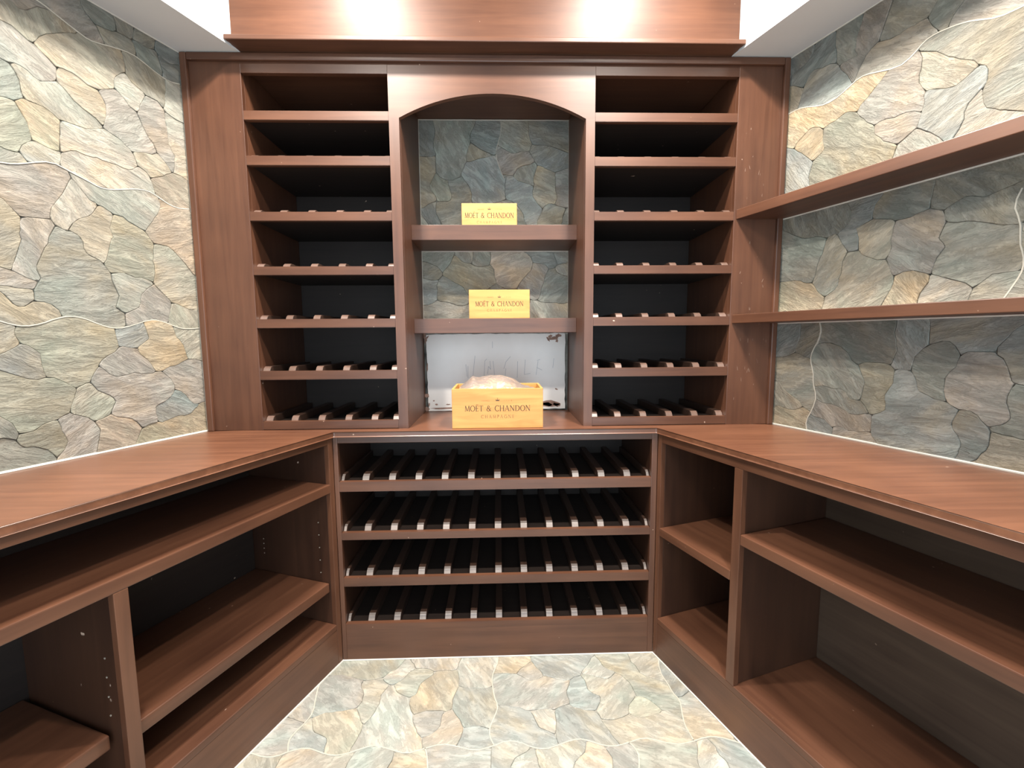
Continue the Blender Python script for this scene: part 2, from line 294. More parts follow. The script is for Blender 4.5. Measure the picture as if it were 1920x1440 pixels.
# outlines of the flagstones, in half millimetres on each surface, after a colour letter
STONES_LEFT = """
R 515,4265 559,4263 669,4297 739,4323 767,4327 778,4332 780,4340 769,4359 767,4389 761,4407 767,4431 771,4483 592,4486 574,4480 569,4469 565,4441 552,4414 499,4363 465,4293 468,4282
K 458,4282 463,4287 499,4371 417,4383 397,4395 384,4398 313,4397 299,4387 288,4342 292,4314 343,4309
K 140,4266 175,4271 284,4306 289,4349 302,4398 300,4402 288,4406 248,4406 224,4400 176,4414 158,4408 129,4301 129,4287
D 0,4262 22,4274 72,4262 120,4262 132,4266 129,4301 151,4383 148,4394 137,4397 109,4385 74,4378 51,4385 37,4395 0,4406
K 451,4377 488,4374 509,4377 548,4410 565,4441 571,4483 424,4486 406,4480 393,4445 395,4401 411,4385
D 308,4402 320,4398 368,4398 388,4402 393,4445 403,4483 312,4486 292,4482 289,4463 299,4417
K 219,4401 299,4409 295,4445 284,4482 264,4486 176,4486 164,4482 161,4471 172,4418
D 74,4378 109,4385 149,4401 162,4412 167,4423 168,4446 156,4482 144,4486 0,4486 0,4406 37,4395 51,4385
R 843,4241 853,4241 915,4275 968,4294 1082,4364 1087,4375 1087,4397 1075,4425 1060,4482 1040,4486 800,4486 785,4485 774,4480 769,4469 767,4431 761,4407 767,4389 769,4359 780,4336 767,4327 739,4323 725,4313 773,4299 820,4250
T 811,4097 829,4097 889,4133 943,4135 993,4149 1055,4151 1098,4164 1125,4225 1127,4237 1113,4279 1111,4301 1090,4360 1082,4362 1072,4358 1011,4323 973,4297 915,4275 848,4240 820,4250 773,4299 718,4314 604,4274 603,4265 611,4257 645,4243 746,4176 778,4144 795,4113
T 515,4001 575,3999 611,4019 641,4029 688,4030 717,4025 786,4076 802,4092 804,4100 778,4144 746,4176 645,4243 611,4257 597,4274 559,4263 521,4263 415,4293 384,4300 380,4298 369,4269 367,4247 361,4229 363,4177 386,4160 421,4123 431,4101 433,4055 438,4044
T 514,3802 522,3804 547,3827 608,3854 648,3878 690,3924 714,3940 719,3951 720,3990 717,4003 706,4024 688,4030 641,4029 611,4019 575,3999 524,3994 504,3966 488,3926 488,3886 497,3839 507,3809
L 308,3970 319,3967 354,3980 387,4018 431,4055 431,4101 421,4123 386,4160 366,4170 358,4168 330,4132 267,4107 257,4093 259,4081 293,4011 299,3985
K 146,4066 154,4068 179,4091 247,4095 283,4115 325,4129 342,4144 359,4175 361,4229 375,4287 372,4298 343,4309 297,4309 124,4258 120,4246 120,4182 127,4157 129,4103 139,4073
L 0,4022 63,4023 101,4033 133,4049 141,4057 141,4067 129,4103 127,4157 120,4182 119,4253 111,4261 65,4263 22,4274 0,4262
P 787,3913 805,3913 821,3921 843,3939 873,3949 895,3949 920,3942 943,3943 984,3958 1017,3981 1071,3983 1082,3988 1094,4030 1092,4044 1096,4062 1096,4142 1092,4154 1080,4158 1048,4150 993,4149 943,4135 889,4133 829,4097 803,4091 766,4064 715,4019 721,3959 726,3948 739,3937
G 595,3745 727,3743 755,3763 787,3779 861,3785 877,3809 881,3869 891,3899 909,3929 909,3939 895,3949 873,3949 843,3939 821,3921 793,3911 722,3946 694,3928 648,3878 608,3854 547,3827 515,3795 515,3785 523,3777
K 1059,3737 1096,3734 1157,3745 1165,3753 1183,3815 1183,3829 1173,3851 1131,3913 1109,3955 1086,3986 1017,3981 973,3953 916,3938 896,3910 881,3869 879,3815 873,3797 876,3786 913,3759 951,3757 1009,3743 1047,3741
Y 740,3570 752,3566 791,3567 852,3586 863,3623 867,3667 908,3752 906,3760 885,3779 870,3786 848,3782 793,3781 755,3763 724,3738
V 923,3497 967,3495 1040,3518 1071,3517 1128,3502 1179,3513 1163,3553 1146,3622 1160,3678 1160,3726 1156,3738 1128,3742 1103,3735 1072,3734 1047,3741 1009,3743 951,3757 921,3757 910,3752 867,3667 856,3590 860,3578 901,3539 915,3505
B 867,3465 879,3463 890,3468 909,3497 912,3510 901,3539 874,3568 853,3579 841,3581 791,3567 740,3562 736,3542 747,3491 791,3493
P 355,3705 365,3705 389,3721 419,3747 451,3763 477,3769 504,3782 511,3791 489,3879 488,3926 499,3955 517,3985 517,3995 501,4011 431,4045 419,4043 387,4019 354,3980 316,3962 269,3857 250,3828 227,3803 211,3763 214,3748 243,3729 287,3725
P 114,3658 122,3660 134,3672 150,3696 205,3753 227,3803 250,3828 272,3862 309,3953 309,3963 299,3985 293,4011 256,4086 247,4093 179,4091 142,4056 137,4045 136,3974 128,3942 127,3839 115,3819 109,3801 89,3773 95,3749 97,3703 107,3665
L 0,3630 65,3653 107,3657 97,3703 95,3749 89,3773 109,3801 115,3819 127,3839 128,3942 136,3982 135,4037 128,4044 63,4023 0,4022
L 723,3569 732,3570 735,3575 736,3638 729,3663 727,3717 716,3738 704,3742 601,3743 541,3771 511,3781 435,3755 419,3747 394,3724 374,3712 355,3683 340,3628 342,3620 366,3596 393,3583 431,3583 456,3590 536,3590 561,3597 585,3591 624,3590 664,3598 688,3590
L 499,3433 575,3431 685,3465 736,3486 743,3495 744,3510 735,3557 728,3566 688,3590 664,3598 624,3590 585,3591 561,3597 536,3590 456,3590 431,3583 393,3583 371,3593 346,3616 335,3621 323,3619 291,3603 275,3587 257,3541 243,3474 289,3485 327,3485
T 259,3577 268,3578 291,3603 338,3628 357,3689 357,3699 349,3707 287,3725 243,3729 213,3747 203,3747 150,3696 124,3656 134,3644 165,3627 187,3609
O 0,3414 32,3436 104,3422 151,3431 181,3441 229,3465 237,3473 247,3495 263,3559 261,3571 248,3582 187,3609 165,3627 119,3653 65,3653 0,3630
G 1059,3409 1079,3407 1160,3436 1184,3430 1196,3434 1199,3461 1187,3497 1175,3509 1153,3509 1128,3502 1071,3517 1040,3518 967,3495 936,3494 914,3498 902,3488 884,3460 899,3449 945,3431
R 915,3169 941,3169 986,3220 998,3240 1075,3275 1152,3278 1177,3285 1219,3289 1215,3333 1209,3351 1207,3405 1196,3426 1160,3436 1085,3409 1065,3407 939,3433 845,3475 791,3493 761,3493 731,3483 710,3472 700,3440 747,3337 805,3243 814,3198 813,3185 857,3175 903,3173
L 740,3138 757,3137 794,3156 805,3169 814,3198 807,3237 800,3254 747,3337 709,3419 698,3434 686,3424 620,3338 590,3328 585,3311 614,3260 635,3241 686,3212 717,3179
L 324,3226 333,3225 357,3233 413,3257 429,3265 451,3283 503,3287 555,3315 581,3321 595,3331 620,3338 693,3433 708,3474 575,3431 560,3430 505,3431 327,3485 289,3485 235,3467 227,3459 217,3421 217,3407 227,3377 243,3345 261,3323 275,3297 309,3251
O 0,2966 21,2977 38,2992 78,3048 158,3128 193,3149 277,3153 298,3172 322,3211 324,3220 309,3251 275,3297 261,3323 243,3345 227,3377 216,3414 223,3439 221,3457 157,3433 111,3423 32,3436 0,3414
T 579,2979 586,2980 603,2995 658,3020 671,3047 673,3085 683,3107 699,3123 727,3135 734,3142 710,3188 677,3219 630,3244 611,3265 580,3314 568,3318 555,3315 518,3296 507,3283 505,3271 527,3197 515,3145 525,3131 533,3107 563,3001
V 306,2898 337,2909 377,2917 407,2911 465,2933 543,2927 554,2932 573,2961 575,2981 563,3001 555,3025 525,3131 515,3145 527,3197 503,3277 495,3285 451,3283 424,3262 339,3227 326,3216 283,3155 280,3134 287,3109 289,3055 295,3037 288,3006 288,2958 297,2911
T 35,2729 71,2727 163,2763 196,2770 206,2784 293,2873 302,2894 288,2958 288,3006 295,3037 289,3055 287,3109 276,3146 256,3150 187,3147 158,3128 82,3052 30,2984 0,2966 0,2734
G 1002,2882 1073,2901 1121,2887 1184,2886 1229,2897 1236,2904 1231,2949 1209,3039 1208,3086 1219,3123 1239,3167 1241,3221 1248,3246 1242,3264 1221,3283 1184,3286 1152,3278 1075,3275 998,3240 939,3163 945,3095 950,3078 945,3047 995,2889
P 891,2841 911,2839 941,2849 992,2878 996,2884 989,2915 979,2937 945,3047 950,3078 945,3095 943,3141 932,3162 909,3171 817,3181 808,3174 796,3152 829,3083 835,3049 853,3019 893,2923 895,2895 882,2854
K 507,2593 575,2591 629,2609 707,2643 744,2652 760,2648 776,2652 799,2647 808,2654 822,2688 846,2712 881,2725 911,2727 919,2735 917,2787 882,2854 895,2895 895,2917 853,3019 835,3049 829,3083 796,3146 785,3149 751,3135 721,3133 694,3120 675,3091 671,3047 661,3025 648,3014 598,2992 582,2976 547,2923 543,2879 512,2790 535,2719 528,2710 494,2688 489,2677 489,2607
G 475,2689 487,2687 504,2694 535,2719 512,2790 543,2879 544,2910 540,2922 495,2933 472,2934 407,2911 377,2917 337,2909 315,2899 306,2886 310,2876 338,2856 381,2811 391,2781 393,2751 403,2729 411,2721
P 475,2601 484,2602 488,2614 488,2670 484,2682 406,2724 393,2751 391,2781 381,2811 338,2856 299,2882 286,2864 206,2784 201,2773 201,2751 223,2669 227,2641 235,2633 247,2631 289,2645 351,2645
T 67,2593 120,2590 167,2599 228,2625 223,2669 196,2762 169,2765 71,2727 48,2726 23,2733 0,2734 0,2622 19,2601
P 1139,2769 1248,2766 1268,2770 1271,2789 1239,2893 1234,2898 1191,2887 1128,2886 1073,2901 987,2875 941,2849 905,2837 898,2830 912,2798 921,2791 984,2790 1009,2797 1048,2798 1117,2779
G 963,2697 984,2694 1002,2700 1038,2752 1075,2787 1055,2797 1024,2798 991,2791 936,2790 924,2786 920,2774 921,2735
G 971,2593 1021,2601 1069,2617 1153,2653 1229,2657 1261,2673 1293,2697 1296,2718 1293,2747 1282,2760 1271,2765 1145,2767 1117,2779 1082,2786 1062,2776 1042,2756 1010,2708 991,2695 963,2697 927,2725 881,2725 851,2715 819,2683 811,2659 812,2649 899,2609
G 1251,2369 1263,2367 1274,2372 1287,2399 1280,2438 1280,2510 1274,2534 1279,2551 1289,2637 1295,2655 1293,2689 1280,2686 1261,2673 1223,2655 1147,2651 1012,2594 1009,2583 1015,2565 1015,2543 1001,2509 1003,2497 1010,2488 1043,2465 1091,2441 1107,2433 1133,2427 1205,2395 1227,2377
V 771,2241 781,2241 805,2257 830,2280 859,2299 875,2307 901,2313 909,2321 920,2382 921,2445 966,2488 989,2497 997,2505 1013,2537 1016,2550 1015,2565 1004,2594 993,2597 976,2592 937,2599 899,2609 845,2635 815,2645 776,2652 760,2648 744,2652 707,2643 629,2609 556,2586 540,2472 564,2442 605,2419 637,2395 653,2371 659,2353 685,2315 708,2266 733,2259
B 435,2465 471,2463 520,2476 530,2474 538,2476 543,2487 545,2517 551,2535 551,2581 543,2589 513,2591 481,2599 429,2619 393,2629 385,2621 379,2603 361,2527 366,2516
Y 291,2305 320,2302 338,2308 379,2379 406,2408 420,2418 431,2439 431,2461 426,2472 363,2521 361,2533 384,2622 380,2634 351,2645 289,2645 235,2627 204,2610 181,2529 164,2514 139,2475 116,2380 120,2374 165,2355 179,2345 209,2335 245,2331
T 0,2350 57,2373 103,2375 114,2380 139,2475 163,2515 181,2529 199,2591 197,2609 127,2591 80,2590 19,2601 0,2622
B 931,2305 951,2303 989,2313 1089,2365 1151,2367 1207,2383 1212,2388 1205,2395 1133,2427 1107,2433 1059,2457 994,2498 966,2488 921,2445 920,2382 908,2316 909,2313
R 547,2289 567,2287 600,2302 650,2356 654,2366 637,2394 605,2419 564,2442 541,2467 520,2476 471,2463 436,2458 424,2422 382,2384 363,2355 340,2308 347,2297 360,2294 431,2295 470,2306 505,2295 535,2293
P 435,1945 452,1946 478,1984 507,2011 553,2029 581,2033 602,2044 613,2057 613,2075 587,2129 587,2139 598,2160 614,2176 674,2212 703,2263 701,2283 685,2315 666,2344 654,2354 642,2348 604,2306 567,2287 505,2295 470,2306 424,2294 360,2294 335,2301 305,2301 294,2296 243,2243 227,2211 224,2198 225,2167 235,2145 254,2124 291,2097 349,2075 357,2067 360,2030 352,1990 356,1962 399,1957
P 43,2049 72,2046 93,2049 122,2076 150,2120 178,2148 220,2170 225,2205 243,2243 292,2296 282,2312 245,2331 209,2335 179,2345 165,2355 119,2373 57,2373 0,2350 0,2054 31,2053
B 322,1954 341,1961 351,1975 353,2005 360,2030 357,2067 349,2075 291,2097 250,2128 221,2163 211,2163 182,2152 150,2120 122,2076 98,2052 61,2043 70,2028 90,2016 123,1985 169,1975 193,1981 215,1981
V 987,2025 1024,2022 1044,2026 1053,2041 1067,2083 1110,2128 1153,2149 1196,2154 1203,2227 1253,2321 1263,2351 1260,2362 1245,2371 1200,2382 1151,2367 1089,2365 983,2311 944,2302 912,2310 875,2307 835,2283 782,2240 779,2225 822,2100 856,2086 875,2073 933,2059
T 691,2033 709,2033 739,2059 805,2089 815,2103 813,2131 773,2235 765,2243 727,2261 713,2261 702,2256 674,2212 614,2176 595,2155 586,2134 622,2060 659,2041
P 712,1830 904,1830 893,1859 859,1897 842,1934 851,1971 863,1999 865,2021 876,2064 874,2072 861,2083 818,2098 800,2086 739,2059 707,2027 683,1979 681,1967
O 496,1830 712,1830 681,1967 683,1979 701,2017 700,2027 685,2035 659,2041 618,2058 581,2033 547,2027 507,2011 498,2004 475,1979 452,1940 493,1851
Y 0,1830 496,1830 493,1851 453,1931 429,1947 399,1957 350,1962 322,1954 215,1981 193,1981 169,1975 129,1983 118,1988 90,2016 53,2043 31,2053 16,2054 0,2054
V 898,1858 936,1910 987,1939 1023,1943 1042,1956 1053,1977 1056,1990 1053,2003 1044,2018 987,2025 971,2033 949,2051 927,2061 895,2069 878,2064 865,2021 863,1999 851,1971 842,1934 862,1892
G 904,1830 1208,1830 1209,1885 1219,1915 1243,1963 1269,1993 1269,2003 1261,2011 1248,2014 1099,2011 1062,1992 1045,1961 1029,1945 987,1939 932,1906 915,1883 900,1852
K 1059,1994 1105,2013 1259,2017 1237,2083 1202,2144 1184,2150 1147,2147 1110,2128 1074,2092 1067,2083 1049,2029 1049,2015
P 2242,3858 2277,3865 2339,3915 2361,3925 2399,3933 2449,3919 2471,3919 2476,3924 2440,4006 2397,4075 2370,4112 2342,4140 2306,4192 2296,4196 2237,4169 2201,4165 2124,4138 2120,4126 2119,4055 2109,4017 2089,3965 2094,3948 2122,3920 2187,3873 2209,3863
L 2795,3345 2800,3342 2800,3822 2787,3819 2757,3793 2734,3786 2689,3789 2611,3771 2603,3763 2594,3734 2598,3724 2621,3699 2645,3659 2667,3577 2677,3555 2683,3529 2728,3398 2742,3380
B 1203,3458 1221,3465 1243,3483 1259,3491 1287,3495 1349,3513 1411,3547 1461,3553 1482,3564 1494,3584 1515,3603 1537,3613 1565,3617 1578,3628 1581,3643 1561,3703 1559,3741 1532,3834 1511,3845 1472,3846 1447,3839 1392,3838 1360,3830 1321,3831 1296,3838 1248,3838 1188,3826 1161,3741 1159,3671 1146,3622 1163,3553
T 2240,1830 2632,1830 2625,1847 2620,1880 2624,1902 2623,2013 2578,2168 2549,2187 2519,2197 2491,2201 2416,2228 2383,2215 2361,2213 2331,2203 2274,2172 2265,2157 2264,2078 2255,2031 2237,1993 2204,1940
G 2514,3914 2525,3921 2574,4000 2621,4042 2637,4065 2653,4105 2659,4131 2685,4185 2687,4197 2682,4208 2653,4235 2597,4275 2563,4289 2502,4332 2422,4410 2417,4405 2405,4361 2389,4329 2363,4291 2341,4249 2306,4198 2318,4172 2397,4075 2437,4011 2475,3929 2483,3921
G 1299,2745 1316,2746 1347,2779 1442,2836 1518,2912 1539,2939 1563,2955 1631,2975 1636,2980 1603,3049 1597,3075 1570,3120 1498,3192 1478,3204 1426,3256 1415,3261 1378,3258 1327,3269 1288,3270 1275,3267 1254,3256 1241,3221 1239,3167 1209,3093 1209,3039 1231,2949 1233,2919 1241,2887 1275,2769
O 1876,2802 1880,2800 1890,2804 1982,2880 2019,2899 2031,2901 2056,2894 2085,2897 2146,2964 2170,2980 2175,2991 2176,3046 2180,3068 2125,3171 2085,3235 2070,3252 2061,3259 2015,3277 1995,3275 1925,3241 1900,3234 1845,3129 1828,3106 1814,3096 1787,3067 1747,2979 1745,2967 1750,2956 1810,2896 1861,2827
T 1539,2265 1565,2265 1580,2282 1611,2299 1653,2305 1690,2332 1726,2366 1719,2405 1705,2447 1704,2494 1697,2519 1695,2557 1677,2611 1653,2627 1579,2649 1491,2681 1445,2707 1417,2711 1319,2741 1305,2741 1297,2733 1295,2655 1289,2637 1279,2551 1274,2534 1280,2510 1281,2431 1289,2399 1297,2391 1341,2379 1389,2355 1466,2304 1491,2281
T 1819,1969 1829,1969 1881,1989 1917,1993 1949,2025 1944,2054 1943,2125 1915,2193 1905,2231 1903,2293 1895,2325 1887,2333 1849,2335 1807,2349 1785,2351 1767,2357 1721,2357 1653,2305 1617,2301 1580,2282 1569,2261 1569,2215 1606,2100 1653,2083 1717,2043 1742,2020
G 2259,2169 2269,2169 2331,2203 2361,2213 2389,2217 2413,2233 2416,2318 2408,2350 2405,2435 2394,2448 2374,2460 2322,2512 2274,2576 2261,2587 2208,2590 2159,2575 2059,2571 2046,2560 2027,2531 2003,2483 1985,2429 1979,2393 2027,2353 2125,2315 2154,2296 2165,2283 2198,2220 2230,2188
P 1891,3241 1904,3238 1925,3241 2001,3277 2015,3277 2066,3258 2074,3260 2093,3289 2097,3325 2107,3363 2119,3391 2120,3406 2119,3437 2105,3487 2095,3541 2084,3570 2041,3575 2011,3585 1939,3625 1909,3651 1896,3654 1878,3648 1850,3620 1829,3585 1813,3569 1747,3563 1726,3552 1713,3533 1720,3502 1720,3382 1724,3370 1818,3304
K 2339,2722 2349,2721 2365,2729 2414,2776 2461,2801 2482,2820 2547,2939 2567,2967 2565,2979 2555,2993 2517,3083 2485,3147 2466,3176 2446,3194 2395,3171 2354,3132 2317,3105 2235,3099 2190,3072 2177,3053 2179,2993 2229,2923 2267,2857 2293,2819
B 1795,4153 1815,4151 1837,4161 1885,4185 1939,4227 1972,4242 1977,4285 2000,4398 1999,4429 1993,4447 1999,4471 1996,4482 1976,4486 1616,4486 1596,4482 1592,4470 1592,4342 1586,4318 1595,4297 1618,4264 1675,4217 1747,4177 1781,4163
O 1792,1830 2240,1830 2205,1931 2197,1939 2155,1953 2093,1987 2053,2003 1952,2020 1942,2016 1917,1993 1881,1989 1851,1979 1830,1968 1817,1933 1815,1911
T 2099,4145 2135,4143 2201,4165 2237,4169 2301,4201 2322,4220 2363,4291 2389,4329 2413,4385 2416,4438 2404,4482 2384,4486 2024,4486 2004,4482 1993,4453 1999,4429 2000,4398 1977,4285 1977,4239 1982,4228 2014,4196 2075,4153
V 2579,2169 2589,2169 2603,2179 2683,2219 2757,2241 2800,2262 2800,2582 2783,2589 2728,2590 2643,2571 2618,2556 2589,2521 2567,2511 2531,2507 2499,2491 2477,2473 2412,2442 2408,2430 2408,2350 2416,2318 2419,2233 2427,2225 2491,2201 2519,2197 2549,2187
G 2795,2585 2800,2582 2800,2982 2704,2982 2679,2989 2656,2990 2607,2975 2572,2970 2547,2939 2512,2878 2491,2835 2492,2818 2530,2792 2574,2748 2594,2736 2734,2596 2745,2591 2783,2589
K 1371,1993 1391,1991 1457,2013 1519,2015 1549,2025 1586,2068 1604,2100 1569,2215 1564,2258 1513,2271 1491,2281 1466,2304 1389,2355 1341,2379 1311,2389 1289,2389 1267,2363 1253,2321 1203,2227 1201,2151 1237,2083 1251,2041 1270,2004 1281,1999 1296,1998 1320,2004
P 2035,3577 2080,3574 2098,3580 2158,3640 2212,3674 2223,3719 2224,3814 2212,3858 2131,3913 2098,3944 2087,3949 2070,3944 1986,3860 1932,3827 1913,3781 1912,3726 1904,3686 1915,3649 1939,3625 2000,3590
T 2571,2977 2607,2975 2656,2990 2679,2989 2704,2982 2800,2982 2800,3342 2717,3395 2696,3398 2627,3395 2587,3379 2565,3361 2549,3353 2491,3347 2451,3323 2441,3309 2432,3278 2439,3253 2443,3201 2485,3147 2517,3083 2555,2993
G 1843,2337 1880,2334 1901,2337 1970,2388 1981,2409 2003,2483 2027,2531 2054,2574 2050,2584 2014,2620 2002,2640 1958,2684 1899,2769 1888,2790 1880,2796 1837,2769 1819,2763 1778,2740 1747,2707 1725,2665 1681,2605 1695,2557 1697,2519 1704,2494 1705,2447 1728,2366 1737,2359 1807,2349
T 1922,3826 1957,3841 1986,3860 2066,3940 2084,3954 2109,4017 2119,4055 2120,4126 2116,4138 2075,4153 2014,4196 1978,4232 1968,4236 1939,4227 1885,4185 1804,4146 1765,4049 1734,4016 1714,3982 1718,3972 1734,3956
V 1187,3833 1216,3830 1248,3838 1296,3838 1321,3831 1360,3830 1385,3837 1440,3838 1472,3846 1511,3845 1528,3840 1541,3857 1558,3894 1533,3955 1498,4008 1403,4121 1379,4177 1367,4189 1344,4196 1321,4191 1263,4213 1225,4215 1200,4222 1160,4222 1136,4228 1126,4224 1120,4214 1097,4157 1096,4062 1089,3991 1131,3913
L 1250,3258 1288,3270 1327,3269 1378,3258 1407,3263 1418,3268 1446,3304 1457,3309 1504,3318 1536,3318 1575,3311 1627,3339 1657,3349 1687,3351 1709,3361 1717,3369 1720,3382 1720,3494 1719,3509 1709,3539 1701,3547 1667,3561 1630,3588 1594,3624 1584,3628 1565,3617 1537,3613 1515,3603 1494,3584 1482,3564 1461,3553 1411,3547 1349,3513 1287,3495 1265,3493 1243,3483 1206,3456 1201,3445 1200,3430 1207,3405 1208,3358 1215,3333 1217,3303 1230,3276
P 1379,4185 1389,4185 1453,4217 1502,4264 1584,4318 1592,4342 1592,4470 1588,4482 1568,4486 1088,4486 1068,4482 1065,4463 1075,4425 1087,4397 1089,4367 1111,4301 1115,4273 1132,4234 1153,4223 1200,4222 1225,4215 1263,4213 1321,4191 1344,4196
V 2059,2577 2152,2574 2201,2589 2253,2593 2269,2609 2299,2667 2317,2689 2335,2719 2333,2731 2293,2819 2267,2857 2229,2923 2194,2976 2182,2986 2150,2968 2085,2897 2056,2894 2025,2901 1992,2886 1902,2816 1889,2797 1899,2769 1958,2684 2002,2640 2018,2616
P 1544,1830 1792,1830 1815,1911 1823,1951 1821,1963 1810,1976 1747,2017 1717,2043 1653,2083 1623,2093 1603,2091 1571,2051 1553,2021 1560,1990 1560,1950 1545,1885
K 2123,3387 2163,3403 2189,3409 2227,3427 2264,3438 2277,3435 2389,3387 2384,3414 2383,3485 2369,3535 2359,3589 2348,3610 2299,3617 2278,3628 2245,3659 2223,3669 2203,3667 2154,3636 2094,3576 2089,3565 2119,3437
P 2691,4201 2701,4201 2733,4217 2771,4251 2800,4262 2800,4486 2432,4486 2412,4482 2409,4463 2415,4445 2417,4423 2426,4408 2502,4332 2563,4289 2597,4275 2658,4232
P 2602,3770 2689,3789 2734,3786 2757,3793 2787,3819 2800,3822 2800,4262 2771,4251 2733,4217 2692,4194 2659,4131 2653,4105 2637,4065 2620,4042 2574,4000 2539,3947 2523,3915 2531,3881 2547,3849 2587,3785
P 2632,1830 2800,1830 2800,2262 2757,2241 2683,2219 2603,2179 2587,2163 2585,2135 2623,2013 2624,1902 2620,1880 2625,1847
O 1675,2617 1685,2617 1706,2636 1747,2707 1782,2744 1837,2769 1866,2788 1871,2799 1861,2827 1810,2896 1741,2963 1672,2966 1632,2974 1563,2955 1534,2936 1522,2916 1442,2836 1347,2779 1323,2755 1323,2745 1331,2737 1417,2711 1445,2707 1491,2681 1579,2649 1653,2627
P 1707,3545 1717,3545 1753,3565 1813,3569 1829,3585 1846,3616 1878,3648 1908,3658 1904,3694 1912,3726 1912,3774 1924,3816 1922,3824 1906,3840 1771,3929 1712,3972 1661,3945 1611,3931 1574,3904 1555,3883 1539,3851 1536,3838 1537,3823 1559,3741 1561,3703 1587,3633 1630,3588 1662,3564
P 1659,2969 1720,2966 1740,2970 1787,3067 1814,3096 1828,3106 1845,3129 1894,3230 1890,3240 1870,3260 1846,3276 1818,3304 1727,3365 1687,3351 1657,3349 1633,3341 1575,3311 1536,3318 1504,3318 1457,3309 1430,3288 1420,3268 1422,3260 1474,3208 1498,3192 1570,3120 1597,3075 1603,3049 1635,2985
G 1562,3898 1589,3913 1611,3931 1661,3945 1706,3972 1734,4016 1765,4049 1799,4135 1797,4147 1781,4163 1747,4177 1675,4217 1638,4244 1614,4268 1592,4302 1583,4309 1571,4307 1539,4291 1502,4264 1453,4217 1384,4182 1380,4176 1403,4121 1501,4003 1533,3955 1552,3910
G 2179,1945 2192,1942 2204,1946 2237,1993 2253,2025 2264,2078 2261,2163 2198,2220 2165,2283 2154,2296 2125,2315 2027,2353 1981,2387 1971,2387 1918,2352 1899,2331 1896,2318 1904,2286 1905,2231 1915,2193 1943,2125 1947,2041 1963,2017 2047,2005 2077,1995 2144,1958
T 2180,3074 2189,3073 2241,3101 2317,3105 2354,3132 2390,3168 2432,3190 2439,3199 2440,3246 2432,3278 2439,3309 2421,3339 2381,3387 2271,3437 2251,3435 2189,3409 2163,3403 2116,3379 2107,3363 2097,3325 2093,3289 2075,3259 2075,3249 2125,3171 2155,3113
T 2435,3321 2445,3321 2497,3349 2549,3353 2565,3361 2587,3379 2633,3397 2704,3398 2725,3394 2719,3429 2683,3529 2677,3555 2667,3577 2645,3659 2618,3704 2597,3723 2582,3720 2546,3684 2517,3665 2471,3655 2427,3651 2387,3635 2355,3611 2369,3535 2383,3485 2385,3407 2403,3361
P 2299,3617 2351,3615 2403,3643 2433,3653 2471,3655 2517,3665 2546,3684 2589,3729 2599,3751 2597,3771 2547,3849 2525,3899 2514,3912 2503,3917 2449,3919 2393,3933 2355,3923 2339,3915 2277,3865 2246,3858 2231,3861 2220,3858 2216,3846 2224,3814 2224,3734 2217,3701 2217,3679 2224,3670 2250,3656 2278,3628
P 2402,2442 2472,2470 2499,2491 2531,2507 2567,2511 2589,2521 2618,2556 2643,2571 2703,2583 2727,2591 2732,2596 2594,2736 2574,2748 2530,2792 2486,2818 2461,2801 2419,2779 2370,2732 2330,2708 2299,2667 2260,2596 2262,2588 2318,2516 2374,2460
L 1208,1830 1544,1830 1545,1885 1560,1950 1559,1997 1552,2014 1543,2021 1537,2021 1512,2014 1457,2013 1384,1990 1320,2004 1275,1995 1243,1963 1219,1915 1209,1885
"""
